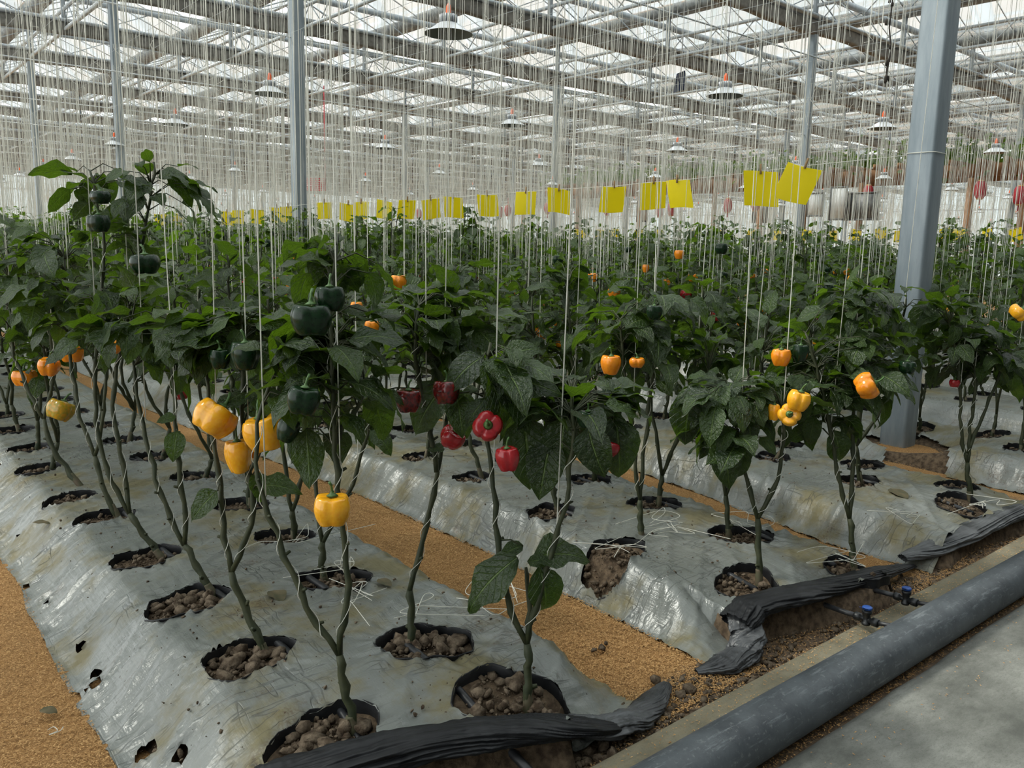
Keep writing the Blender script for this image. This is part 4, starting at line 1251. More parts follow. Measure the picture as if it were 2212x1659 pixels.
# plants placed by hand: (base pixel, label, stems in pixels, leaf heads (px, py, rx, ry, n), single leaves (base, tip))
HEROES = [
 dict(b=(762, 1578), lab='forked pepper plant at the front of the nearest bed, above the lone yellow pepper',
      trunk=[(762, 1578), (748, 1500), (733, 1415)],
      stems=[[(733, 1415), (684, 1356), (668, 1300), (622, 1225), (598, 1165), (575, 1095), (552, 1020), (545, 960), (560, 880), (600, 800)],
             [(733, 1415), (742, 1330), (756, 1255), (748, 1180), (738, 1110), (722, 1000), (716, 900), (718, 800), (705, 700), (722, 600), (728, 530)],
             [(720, 960), (760, 900), (790, 840)]],
      heads=[(715, 850, 115, 85, 22), (715, 720, 115, 80, 24), (728, 560, 95, 62, 18), (620, 770, 60, 55, 10)]),
 dict(b=(575, 1418), lab='pepper plant leaning left in the nearest bed with a cluster of three large yellow peppers',
      trunk=[(575, 1418), (550, 1350), (510, 1270), (500, 1235)],
      stems=[[(500, 1235), (482, 1160), (484, 1080), (470, 990), (455, 930), (450, 860), (440, 760)],
             [(500, 1235), (545, 1150), (556, 1090), (530, 1000), (520, 880), (525, 800), (520, 700)]],
      heads=[(515, 715, 105, 65, 30), (440, 720, 75, 60, 18), (560, 840, 45, 60, 6)],
      leaves=[((470, 1060), (415, 1108)), ((560, 1020), (562, 1075)), ((560, 1050), (625, 1040))]),
 dict(b=(461, 1286), lab='slender pepper plant third along the left row of the nearest bed',
      trunk=[(461, 1286), (428, 1225), (398, 1178)],
      stems=[[(398, 1178), (372, 1130), (345, 1060), (325, 990), (300, 900), (290, 800), (285, 700)], [(398, 1178), (404, 1130), (392, 1050), (383, 960), (378, 880), (372, 780), (365, 690)]],
      heads=[(375, 745, 70, 70, 24), (290, 690, 70, 65, 20)], leaves=[((380, 900), (345, 905)), ((383, 930), (372, 985))]),
 dict(b=(352, 1208), lab='tallest pepper plant, at left, its top standing clear above the other plants',
      trunk=[(352, 1208), (312, 1160), (280, 1110)],
      stems=[[(280, 1110), (278, 1060), (262, 990), (245, 900), (250, 800), (268, 700), (290, 600), (310, 520), (325, 440), (332, 350)], [(280, 1110), (240, 1040), (215, 960), (205, 880), (205, 780), (215, 660), (225, 540), (215, 440), (195, 370)]],
      heads=[(330, 400, 80, 62, 16), (215, 400, 70, 55, 14), (265, 500, 75, 60, 12), (250, 640, 95, 70, 26), (230, 720, 80, 50, 14)]),
 dict(b=(258, 1124), lab='pepper plant at left with two yellow peppers, fifth along the left row',
      trunk=[(258, 1124), (215, 1040), (205, 985)],
      stems=[[(205, 985), (170, 900), (160, 830), (150, 740), (145, 640), (140, 560)], [(205, 985), (225, 900), (228, 820), (225, 740)]],
      heads=[(140, 650, 85, 75, 28), (120, 540, 75, 65, 20), (220, 700, 50, 50, 10)]),
 dict(b=(182, 1060), lab='pepper plant nearest the left edge with three small yellow peppers',
      trunk=[(182, 1060), (110, 970), (95, 905)],
      stems=[[(95, 905), (60, 840), (30, 780), (20, 700), (20, 600)], [(95, 905), (115, 830), (110, 740), (100, 640), (95, 560)]],
      heads=[(60, 650, 95, 70, 30), (60, 550, 85, 65, 22)]),
 dict(b=(1140, 1528), lab='two-stemmed pepper plant at the front right of the nearest bed with large low leaves',
      trunk=[(1140, 1528), (1140, 1450), (1138, 1390)],
      stems=[[(1138, 1390), (1112, 1345), (1092, 1290), (1083, 1230), (1075, 1150), (1065, 1060), (1058, 980), (1045, 900), (1048, 820), (1060, 740)],
             [(1138, 1390), (1152, 1330), (1166, 1290), (1185, 1220), (1200, 1150), (1218, 1090), (1222, 1040), (1238, 1000), (1240, 930), (1235, 850)],
             [(1138, 1390), (1142, 1300), (1136, 1225)]],
      heads=[(1065, 800, 85, 70, 18), (1235, 870, 115, 62, 44)],
      leaves=[((1118, 1205), (1000, 1285)), ((1165, 1222), (1200, 1342)), ((1130, 1180), (1085, 1185)), ((1150, 1205), (1250, 1175)), ((1140, 1215), (1178, 1200)), ((1190, 950), (1165, 1055)), ((1330, 900), (1345, 1022)), ((1300, 880), (1322, 1010)), ((1220, 900), (1205, 1015)), ((1130, 900), (1150, 1035)), ((985, 850), (1000, 925))]),
 dict(b=(890, 1396), lab='thick-stemmed pepper plant beside the husk path carrying dark ripening peppers',
      trunk=[(890, 1396), (886, 1330), (885, 1275)],
      stems=[[(885, 1275), (897, 1225), (930, 1115), (945, 1010), (962, 925), (975, 870), (985, 800), (990, 720)], [(943, 1020), (932, 930), (912, 860), (897, 790), (900, 700), (905, 660)]],
      heads=[(900, 725, 55, 75, 18), (990, 730, 60, 75, 18), (945, 660, 60, 45, 12)], leaves=[((985, 840), (1010, 925)), ((965, 830), (885, 910)), ((960, 970), (935, 960)), ((800, 850), (840, 930))]),
 dict(b=(700, 1255), lab='pepper plant behind the front one, bare stems crossing the husk path', dz=.0,
      trunk=[(700, 1255), (696, 1205), (697, 1172)],
      stems=[[(697, 1172), (684, 1100), (678, 1000), (680, 930), (660, 860)], [(697, 1172), (730, 1110), (765, 1040), (790, 960), (800, 890), (795, 820)]],
      heads=[(795, 880, 45, 55, 9), (650, 900, 60, 60, 10), (760, 790, 60, 50, 10)], leaves=[((800, 930), (850, 960)), ((640, 930), (655, 1000))]),
 dict(b=(1640, 1262), lab='short pepper plant with a round drooping crown at the front of the second bed',
      trunk=[(1640, 1262), (1638, 1180), (1637, 1120)],
      stems=[[(1637, 1120), (1615, 1050), (1600, 990), (1590, 930), (1578, 850)], [(1637, 1120), (1665, 1070), (1690, 1000), (1697, 950), (1690, 880)]],
      heads=[(1575, 850, 95, 50, 40), (1580, 930, 70, 55, 22), (1700, 870, 45, 50, 8)],
      leaves=[((1510, 830), (1465, 925)), ((1490, 850), (1478, 950)), ((1650, 850), (1730, 880)), ((1600, 960), (1590, 1030)), ((1560, 950), (1580, 1040))]),
 dict(b=(1845, 1232), lab='bushy pepper plant left of the nearest steel post with an orange pepper',
      trunk=[(1845, 1232), (1838, 1150), (1835, 1120)],
      stems=[[(1835, 1120), (1838, 1060), (1845, 1000), (1842, 920), (1840, 800), (1850, 690), (1855, 610)], [(1835, 1120), (1815, 1050), (1800, 970), (1790, 900), (1760, 790), (1740, 720)]],
      heads=[(1850, 790, 105, 90, 50), (1755, 790, 85, 85, 36), (1855, 660, 85, 60, 30), (1770, 900, 55, 45, 12)], leaves=[((1760, 900), (1745, 955)), ((1800, 930), (1830, 1000))]),
 dict(b=(1386, 1166), lab='upright pepper plant in the middle of the second bed with orange peppers among its leaves',
      trunk=[(1386, 1166), (1383, 1110), (1383, 1080)],
      stems=[[(1383, 1080), (1390, 990), (1400, 900), (1410, 820), (1415, 720), (1420, 650)], [(1383, 1080), (1370, 960), (1355, 860), (1345, 760), (1340, 690)]],
      heads=[(1410, 720, 85, 75, 34), (1340, 710, 65, 70, 22), (1420, 650, 70, 45, 14)]),
 dict(b=(1575, 1163), lab='thin pepper plant behind the round-crowned one on the second bed', trunk=[(1575, 1163), (1570, 1110), (1568, 1070)],
      stems=[[(1568, 1070), (1585, 1000), (1600, 940), (1640, 860), (1650, 760)], [(1568, 1070), (1560, 1000), (1540, 900), (1530, 800)]],
      heads=[(1655, 740, 60, 70, 22), (1535, 760, 55, 60, 14)]),
 dict(b=(1042, 1036), lab='pepper plant leaning left on the second bed behind the red peppers', trunk=[(1042, 1036), (1022, 970), (1008, 930)],
      stems=[[(1008, 930), (1000, 860), (975, 790), (970, 700), (985, 600)], [(1008, 930), (1030, 860), (1050, 780), (1060, 680)]],
      heads=[(975, 690, 70, 65, 22), (1055, 680, 60, 60, 18), (990, 600, 55, 45, 12)]),
 dict(b=(1205, 1106), lab='pepper plant on the second bed behind the drooping crown', trunk=[(1205, 1106), (1195, 1060), (1190, 1030)],
      stems=[[(1190, 1030), (1180, 940), (1170, 840), (1150, 740), (1150, 640)], [(1190, 1030), (1230, 950), (1240, 840), (1230, 720), (1225, 620)]],
      heads=[(1150, 720, 70, 80, 24), (1230, 720, 65, 75, 24), (1215, 600, 60, 45, 14)]),
 dict(b=(2096, 1082), lab='bushy dark-leaved pepper plant right of the nearest steel post', trunk=[(2096, 1082), (2090, 1030), (2090, 1000)],
      stems=[[(2090, 1000), (2095, 930), (2105, 840), (2110, 760), (2115, 680)], [(2090, 1000), (2072, 930), (2080, 850), (2070, 770), (2050, 700)], [(2090, 980), (2120, 900), (2160, 820), (2160, 740)]],
      heads=[(2090, 745, 105, 75, 66), (2040, 665, 50, 40, 18), (2160, 770, 55, 65, 24)], leaves=[((2000, 650), (1990, 720)), ((2195, 780), (2185, 835))]),
]
HERO_POS = []
def build_hero(i, h):
    rr = random.Random(500 + i)
    base = onz(h['b'][0], h['b'][1], .13)
    for _ in range(4):
        base = onz(h['b'][0], h['b'][1], bed_z_at(base[0], base[1]) - .025)
    d = proj(base)[2]
    HERO_POS.append(base[:2])
    root = empty('pepper_plant', tuple(base)); tag(root, h['lab'], 'plant', 'bell pepper plants')
    P = Plant(rr)
    def loc(px, py, dd=0): return at(px, py, d + dd) - base
    lean = rr.uniform(-.05, .05)
    P.add_stem([loc(*p) for p in h['trunk']], .0112, .0095, False)
    P.wood.tube(smooth_line([loc(*h['trunk'][0]) - np.array([0, 0, .03]), loc(*h['trunk'][0]), loc(*h['trunk'][0]) * .6 + loc(*h['trunk'][1]) * .4]), [.0145] * 9 + [.0128] * 3, 8)
    for j, st in enumerate(h['stems']):
        dirn = (-1) ** j * rr.uniform(.02, .10)
        n = len(st)
        Q = P.add_stem([loc(px, py, dirn * (t / max(1, n - 1)) * .8) for t, (px, py) in enumerate(st)], .0085, .0042)
        top = base + Q[-1]; low = base + Q[int(len(Q) * (.45 if j else .55))]
        if len(st) > 4:
            STRINGS.append((tuple(low + np.array([.01, .01, 0])), (low[0] + rr.uniform(-.05, .05), low[1] + rr.uniform(-.08, .08), WIRE_Z), .0018, (base[0], base[1])))
            hx = []                                                         # twine wound round the stem
            for q, c in enumerate(np.linspace(0, 1, 60)):
                pp = Q[min(len(Q) - 1, int(c * (len(Q) - 1) * .8))] * (1 - (c * (len(Q) - 1) * .8) % 1) + Q[min(len(Q) - 1, int(c * (len(Q) - 1) * .8) + 1)] * ((c * (len(Q) - 1) * .8) % 1)
                a = c * 6.283 * 5; hx.append(pp + .0125 * np.array([math.cos(a), math.sin(a), 0]))
            mb = MB(); mb.tube(hx, .0011, 4, cap=False); mb.build('twine', M['string'], root, True)
    for (px, py, rx, ry, n) in h['heads']:
        m = d / FPX
        P.add_head(loc(px, py, rr.uniform(-.04, .04)), (rx * m, min(.16, rx * m), ry * m), int(n * 1.6), .148 if d < 3 else .14)
    for lf in h.get('leaves', []):
        dz = rr.uniform(-.05, .0)
        P.one_leaf(loc(*lf[0], dz), loc(*lf[1], dz - .03), 1.0, (ray(*lf[0]) * -.5 / FPX + np.array([0, 0, .5])))
        allp = np.concatenate(P.lines); b0 = loc(*lf[0], dz); k = int(np.argmin(np.linalg.norm(allp - b0, axis=1)))
        P.stem.tube([allp[k], (allp[k] + b0) / 2 + np.array([0, 0, .01]), b0], [.003, .0024, .002], 5)
    P.build(root, True)
for i, h in enumerate(HEROES): build_hero(i, h)

def generic(rr, hgt, full=1.0):
    P = Plant(rr)
    fz = rr.uniform(.10, .22)
    fork = np.array([rr.gauss(0, .03), rr.gauss(0, .03), fz])
    P.add_stem([(0, 0, -.03), fork * .5, fork], .012, .010, False)
    P.wood.tube([(0, 0, -.05), (0, 0, 0), fork * .35], [.0145, .0135, .012], 7)
    ns = rr.choice([2, 2, 3])
    a0 = rr.uniform(0, 6.28)
    tops = []
    for j in range(ns):
        a = a0 + j * 6.283 / ns + rr.gauss(0, .3); sp = rr.uniform(.07, .16)
        hh = hgt * rr.uniform(.82, 1.0)
        pts = [fork]
        for t in (.2, .4, .6, .8, 1.0):
            s = sp * min(1, t * 2.2)
            pts.append(np.array([s * math.cos(a), s * math.sin(a), fz + (hh - fz) * t]) + np.array([rr.gauss(0, .018), rr.gauss(0, .018), 0]))
        Q = P.add_stem(pts, .009, .004)
        tops.append(Q)
    lo = rr.uniform(.50, .62)
    for Q in tops:
        zt = Q[-1][2]
        for f, rad, n in ((0.10, .13, 9), (.35, .15, 11), (.6, .14, 10), (.85, .115, 8), (1.0, .08, 6)):
            z = lo + (zt - lo) * f
            k = int(np.argmin(np.abs(Q[:, 2] - z)))
            P.add_head(Q[k], (rad, rad, .10), int(n * full), .13, .15 if f > .9 else 0)
    return P
# prototypes shared by the farther plants
PROTO = []
for s in range(9):
    rr = random.Random(900 + s)
    P = generic(rr, 1.18 + .05 * s, 1.0)
    V, F, UV, C = P.foliage(lo=False)
    Vl, Fl, UVl, Cl = P.foliage(lo=True)
    PROTO.append(dict(fol=mesh_np('foliage', V, F, M['leaf'], True, UV, C), stem=P.stem.mesh('stem', M['stem'], True), wood=P.wood.mesh('woody_base', M['woodstem'], True), lo=(Vl, Fl, UVl, Cl), P=P))
ORD = {}
for k in range(1, 11):
    for sd in (-1, 1):
        row = sorted([(y, x) for (kk, x, y) in PLANT_SPOTS if kk == k and (x - BX[k]) * sd > 0])
        for i, (y, x) in enumerate(row): ORD[(x, y)] = (k, 'left' if sd < 0 else 'right', i + 1)
def where(x, y):
    k, sd, i = ORD[(x, y)]
    return '%s plant from the walkway in the %s row of the %s bed' % (nth(i), sd, nth(k))
spots = []
for (k, x, y) in PLANT_SPOTS:
    if any(abs(x - hx) < .30 and abs(y - hy) < .26 for hx, hy in HERO_POS): continue
    if not in_view((x, y, .8), 140): continue
    if 4.3 < x < 6.2 and 1.5 < y < 2.9 and abs(math.atan2(y, x) - math.atan2(POST1[1], POST1[0])) < .045: continue   # no plants stand before the post
    spots.append((math.hypot(x, y), k, x, y))
spots.sort()
N_SEP, N_IND = 34, 300 - len(HEROES)
LABELS_SEP = ['pepper plant standing close by in the first two beds between the labelled front plants']
def place_generic():
    far = []
    for n, (d, k, x, y) in enumerate(spots):
        rr = random.Random(3000 + n)
        z = bed_z_at(x, y) - .028
        tall = .88 + .26 * float(sstep(5, 18, d)) + rr.uniform(-.10, .10)
        if n < N_SEP:
            P = generic(rr, (1.2 if k < 2 else 1.05) * rr.uniform(.93, 1.08), .95)
            root = empty('pepper_plant', (x, y, z))
            tag(root, 'pepper ' + where(x, y), 'plant', 'bell pepper plants')
            P.build(root, True)
            for Q in P.lines[1:]:
                STRINGS.append(((x + Q[9][0], y + Q[9][1], z + Q[9][2]), (x + Q[9][0] + rr.uniform(-.04, .04), y + Q[9][1] + rr.uniform(-.06, .06), WIRE_Z), .0018, (x, y)))
        elif n < N_IND:
            pr = PROTO[rr.randrange(9)]
            root = empty('pepper_plant', (x, y, z), rr.uniform(0, 6.28))
            root.scale = (tall * 1.02, tall * 1.02, tall)
            tag(root, 'pepper ' + where(x, y), 'plant', 'bell pepper plants')
            o = link('foliage', pr['fol'], root); o['kind'] = 'stuff'
            link('stem', pr['stem'], root); link('woody_base', pr['wood'], root)
            for _ in range(3):
                sx, sy = x + rr.gauss(0, .08), y + rr.gauss(0, .08)
                STRINGS.append(((sx, sy, .62), (sx + rr.uniform(-.05, .05), sy + rr.uniform(-.08, .08), WIRE_Z), .0017, (x, y)))
        else:
            far.append((x, y, z, tall, rr))
            for _ in range(3):
                sx, sy = x + rr.gauss(0, .08), y + rr.gauss(0, .08)
                STRINGS.append(((sx, sy, .5), (sx + rr.uniform(-.05, .05), sy + rr.uniform(-.08, .08), WIRE_Z), .0017, (x, y)))
    # the rest of the rows
    Vs, Fs, Us, Cs, n = [], [], [], [], 0
    for (x, y, z, tall, rr) in far:
        Vl, Fl, UVl, Cl = PROTO[rr.randrange(9)]['lo']
        a = rr.uniform(0, 6.28); ca, sa = math.cos(a), math.sin(a)
        V = Vl * tall
        V = np.stack([V[:, 0] * ca - V[:, 1] * sa + x, V[:, 0] * sa + V[:, 1] * ca + y, V[:, 2] + z], 1)
        nl = len(Vl) // 15; keep = np.repeat(np.array([rr.random() < .62 for _ in range(nl)]), 15)
        idx = np.cumsum(keep) - 1
        fk = keep[Fl[:, 0]]
        Vs.append(V[keep]); Fs.append(idx[Fl[fk]] + n); Us.append(UVl[keep]); Cs.append(Cl[keep]); n += int(keep.sum())
    if Vs:
        me = mesh_np('far_pepper_rows', np.concatenate(Vs), np.concatenate(Fs), M['leaf'], True, np.concatenate(Us), np.concatenate(Cs))
        tag(link('far_pepper_rows', me), 'distant rows of pepper plants forming the dark green canopy line', 'plants', kind='stuff')
place_generic()
print('plants', len(spots), 'strings', len(STRINGS))

# ------------------------------------------------------------------ bell peppers
def pepper_geom(seed, lobes=4, nt=36, nz=22, elong=1.0, taper=.85):
    rr = random.Random(seed); ph = rr.uniform(0, 6)
    la = [rr.uniform(.8, 1.2) for _ in range(lobes)]
    V = []
    for i in range(nz + 1):
        t = i / nz                               # 0 top dimple, 1 bottom dimple
        ang = np.arange(nt + 1) * 2 * math.pi / nt
        s = math.sin(math.pi * (.08 + .86 * t)) ** .40
        body = s * (1 - (1 - taper) * sstep(.25, 1, t))
        if t < .12: body = body * (t / .12) ** .5 if t > 0 else 0
        if t > .90: body = body * max(0, (1 - t) / .10) ** .5
        lw = ang - ph + .16 * np.sin(ang * 2 + ph)
        lob = np.abs(np.cos(lobes * lw / 2)) ** .55
        lob = lob * (1 + .06 * np.sin(ang + ph * 2))
        depth = .17 + .16 * (abs(t - .5) * 2) ** 2
        r = .53 * body * (1 - depth + depth * lob)
        z = -elong * (t - .0) + elong * .5
        zz = np.full(nt + 1, z)
        if t < .2: zz = z - .17 * (1 - t / .2) ** 1.2 * elong + .22 * (t / .2) * (1 - t / .2) * lob
        if t > .85: zz = z + .16 * ((t - .85) / .15) ** 1.2 * elong - .07 * lob * np.minimum(1, (t - .85) / .04) * (1 - (t - .85) / .15)
        V.append(np.stack([np.cos(ang) * r, np.sin(ang) * r, zz], 1))
    V = np.array(V); V[:, -1] = V[:, 0]
    return V
PEP = []
for s, (lb, el, tp) in enumerate([(4, 1.0, .88), (3, 1.08, .8), (4, 1.12, .82), (3, .95, .9), (4, .9, .92)]):
    mb = MB(); mb.grid(pepper_geom(s + 3, lb, elong=el, taper=tp)[:, ::-1]); PEP.append((mb, el))
PEPM = {}
def pep_mesh(v, colr):
    if (v, colr) not in PEPM: PEPM[(v, colr)] = PEP[v][0].mesh('bell_pepper', M[colr], True)
    return PEPM[(v, colr)]
stk = MB()
cal = MB(); cal.lathe([(0, .405), (.12, .40), (.16, .385), (.10, .43), (.055, .46), (.05, .50), (.045, .52)], 12); CALM = cal.mesh('calyx', M['stalk'], True)
stk.tube([(0, 0, .45), (.01, 0, .56), (.05, .01, .68), (.13, .02, .78)], [.045, .035, .034, .042], 8)
STK = stk.mesh('stalk', M['stalk'], True)
CAMR = Matrix([[*RC[0]], [*RC[1]], [*RC[2]]])
def pepper(px, py, w, h, colr, depth, label, roll=0.0, pitch=0.0, var=None, group='bell peppers', rr=R):
    if depth > 3.3:                                         # bring the fruit within reach of a plant
        cand = np.linspace(depth * .86, depth * 1.14, 41); P2 = np.array([(q[2], q[3]) for q in spots] + [tuple(q) for q in HERO_POS])
        depth = float(min(cand, key=lambda c: abs(np.min(np.hypot(*(P2 - at(px, py, c)[:2]).T)) - .10) + .02 * abs(c - depth)))
    p = at(px, py, depth)
    W_ = w * depth / FPX; H_ = h * depth / FPX
    v = var if var is not None else (1 if h > w * 1.1 else 0)
    e = empty('bell_pepper', tuple(p))
    view = ray(px, py) / FPX; az = math.atan2(view[1], view[0])
    q = Matrix.Rotation(az - math.pi / 2, 3, 'Z') @ Matrix.Rotation(math.radians(roll), 3, 'Y') @ Matrix.Rotation(math.radians(-pitch), 3, 'X') @ Matrix.Rotation(rr.uniform(0, 6.28), 3, 'Z')
    e.rotation_euler = q.to_euler()
    el = PEP[v][1]
    e.scale = (W_ * 1.06, W_ * 1.06, H_ / el * 1.02)
    tag(e, label, 'pepper', group)
    link('flesh', pep_mesh(v, colr), e); link('calyx', CALM, link('stalk', STK, e))
    return e
PEPPERS = [
 (53, 816, 46, 42, 'p_orange', 3.75, 'small orange pepper nearest the left edge, below the leaves', 0, 0),
 (106, 792, 43, 44, 'p_orange', 3.75, 'small orange pepper with a dark spot at its tip, left side', 5, -10),
 (156, 760, 50, 52, 'p_orange', 3.5, 'orange pepper half shaded by leaves above the tilted yellow one at left', 0, 0),
 (238, 745, 52, 42, 'p_orange', 3.1, 'orange pepper behind leaves, right of the left group', 8, 0),
 (130, 886, 52, 52, 'p_turning', 3.5, 'yellow pepper still green on one shoulder, lowest of the left group', 25, 10),
 (390, 842, 36, 50, 'p_red', 3.9, 'dark red pepper peeping from behind leaves left of the yellow cluster', 0, 0),
 (463, 905, 88, 82, 'p_yellow', 2.36, 'large yellow pepper tilted sideways, left one of the cluster', 38, 10),
 (515, 985, 54, 90, 'p_yellow', 2.42, 'long yellow pepper hanging upright, lowest of the cluster', -4, 0),
 (571, 935, 84, 90, 'p_yellow', 2.32, 'large yellow pepper, right one of the cluster', -14, 0),
 (543, 962, 44, 64, 'p_orange', 2.5, 'orange pepper squeezed behind the yellow cluster', 0, 0),
 (718, 1101, 76, 80, 'p_yellow', 1.98, 'single large yellow pepper hanging low at the front, in the open', 0, 0),
 (672, 690, 84, 82, 'p_green', 1.95, 'large dark green pepper high in the centre-left foliage', 0, 0),
 (712, 645, 62, 66, 'p_green', 1.98, 'dark green pepper just above the largest green one', 0, 0),
 (530, 768, 60, 76, 'p_green', 2.3, 'dark green pepper hanging above the yellow cluster', 0, 0),
 (475, 775, 42, 54, 'p_green', 2.35, 'smaller dark green pepper left of the one above the yellow cluster', 0, 0),
 (655, 865, 68, 72, 'p_green', 1.9, 'dark green pepper in shade, right of the yellow cluster', 10, 0),
 (622, 930, 46, 62, 'p_green', 2.1, 'blackish green pepper low in shade beside the yellow cluster', 18, 0),
 (213, 482, 44, 46, 'p_green', 2.95, 'dark green pepper on the tallest plant, left stem', 0, 0),
 (313, 570, 62, 52, 'p_green', 2.9, 'dark green pepper low on the tallest plant', 0, 0),
 (217, 426, 40, 34, 'p_green', 2.95, 'small dark green pepper near the top of the tallest plant', 0, 0),
 (882, 865, 54, 62, 'p_darkred', 2.28, 'blackish red pepper left of centre above the husk path', 0, 0),
 (965, 848, 56, 64, 'p_darkred', 2.28, 'half ripe red and black pepper just right of the blackish one', 0, 8),
 (977, 945, 52, 50, 'p_red', 2.36, 'round red pepper behind a thick stem near the picture centre', 30, -20),
 (1053, 921, 62, 58, 'p_red', 2.2, 'red pepper turned so that its green calyx faces the viewer', 10, -70),
 (1097, 991, 50, 64, 'p_red', 2.15, 'smooth red pepper hanging lowest near the picture centre', -6, 0),
 (1312, 965, 56, 44, 'p_red', 2.25, 'dark red pepper hidden behind drooping leaves right of centre', 20, 0),
 (1320, 788, 42, 52, 'p_orange', 3.3, 'orange pepper hanging left in the upright plant of the second bed', 0, 0),
 (1376, 783, 34, 26, 'p_orange', 3.35, 'flattened orange pepper under leaves right of the hanging orange one', 0, 0),
 (1175, 716, 34, 30, 'p_orange', 4.6, 'small orange pepper behind the drooping crown, left one', 0, -30),
 (1205, 690, 22, 34, 'p_orange', 4.8, 'small orange pepper behind the drooping crown, upper right one', 0, 0),
 (1214, 742, 28, 20, 'p_orange', 4.5, 'small orange pepper behind the drooping crown, lowest one', 0, 0),
 (770, 663, 26, 28, 'p_orange', 4.4, 'small orange pepper right of the large green pepper', 0, 0),
 (803, 708, 30, 38, 'p_orange', 4.2, 'small orange pepper in the shade above the husk path', 0, 0),
 (1033, 717, 26, 28, 'p_orange', 4.3, 'small orange pepper above the red peppers', 0, 0),
 (1687, 772, 40, 46, 'p_orange', 3.6, 'orange pepper above the pair of yellow ones at right', 0, 0),
 (1725, 865, 50, 50, 'p_yellow', 2.95, 'bright yellow pepper right of the round drooping crown', 12, 0),
 (1705, 896, 46, 42, 'p_yellow', 2.98, 'yellow pepper with its stalk end turned to the viewer, right of the round crown', 0, -75),
 (1672, 890, 26, 44, 'p_yellow', 3.05, 'yellow pepper half hidden behind the round drooping crown', 0, 0),
 (1871, 834, 56, 50, 'p_orange', 3.1, 'orange pepper just left of the nearest steel post', 62, 0),
 (1413, 675, 34, 40, 'p_green', 3.2, 'green pepper in the upright plant of the second bed', 0, 0),
 (1729, 763, 34, 48, 'p_green', 3.1, 'green pepper beside the orange one at right', 0, 0),
 (1270, 905, 44, 44, 'p_green', 2.15, 'green pepper under the drooping crown right of centre', 0, 0),
 (1960, 793, 36, 32, 'p_green', 3.2, 'small green pepper in front of the nearest steel post', 0, 0),
 (1467, 550, 20, 24, 'p_orange', 7.0, 'tiny orange pepper highest in the rows right of centre', 0, 0),
 (1497, 600, 22, 20, 'p_orange', 6.6, 'tiny orange pepper just below the highest one', 0, 0),
 (1553, 680, 30, 32, 'p_red', 5.0, 'red pepper in the middle rows right of centre', 0, 0),
 (1482, 637, 24, 26, 'p_red', 5.6, 'dark red pepper left in the middle rows right of centre', 0, 0),
 (1625, 760, 14, 28, 'p_red', 4.6, 'narrow red pepper left of the orange one at right', 0, 0),
 (2200, 676, 40, 30, 'p_yellow', 3.9, 'yellow pepper at the right edge of the picture', 40, 0),
 (2062, 828, 20, 20, 'p_red', 4.3, 'small red pepper right of the nearest steel post', 0, 0),
 (1395, 580, 14, 22, 'p_orange', 7.5, 'tiny orange pepper left of the highest one', 0, 0),
 (640, 545, 22, 34, 'p_orange', 5.0, 'orange pepper in shade upper left of the large green peppers', 0, 0),
 (632, 610, 30, 40, 'p_orange', 4.9, 'orange pepper behind leaves left of the large green peppers', 0, 0),
 (862, 610, 34, 40, 'p_orange', 5.2, 'orange pepper behind leaves right of the large green peppers', 0, 0),
]
for pp in PEPPERS:
    pepper(*pp[:7], roll=pp[7], pitch=pp[8])
def rear_peppers():
    rr = random.Random(77); n = 0
    for (d, k, x, y) in spots[10:300]:
        had = set()
        for _ in range(2):
            u = rr.random()
            if u > .46: continue
            c = 'p_orange' if u < .24 else ('p_green' if u < .36 else ('p_red' if u < .41 else 'p_yellow'))
            if c in had: continue
            had.add(c)
            a = rr.uniform(0, 6.28); r = rr.uniform(.08, .2); z = rr.uniform(.55, 1.25 if c == 'p_green' else 1.05) + .15
            p = (x + r * math.cos(a), y + r * math.sin(a), z)
            if not in_view(p, 10): continue
            e = empty('bell_pepper', p, rr.uniform(0, 6.28)); s = rr.uniform(.065, .085); e.scale = (s, s, s * rr.uniform(.95, 1.15))
            nm = {'p_orange': 'orange', 'p_green': 'dark green', 'p_red': 'red', 'p_yellow': 'yellow'}[c]
            tag(e, 'small %s pepper, %s' % (nm, where(x, y).replace(' from the walkway', '')), 'pepper', 'bell peppers in the rear rows')
            link('flesh', pep_mesh(rr.randrange(5), c), e); link('calyx', CALM, link('stalk', STK, e)); n += 1
    print('rear peppers', n)
rear_peppers()

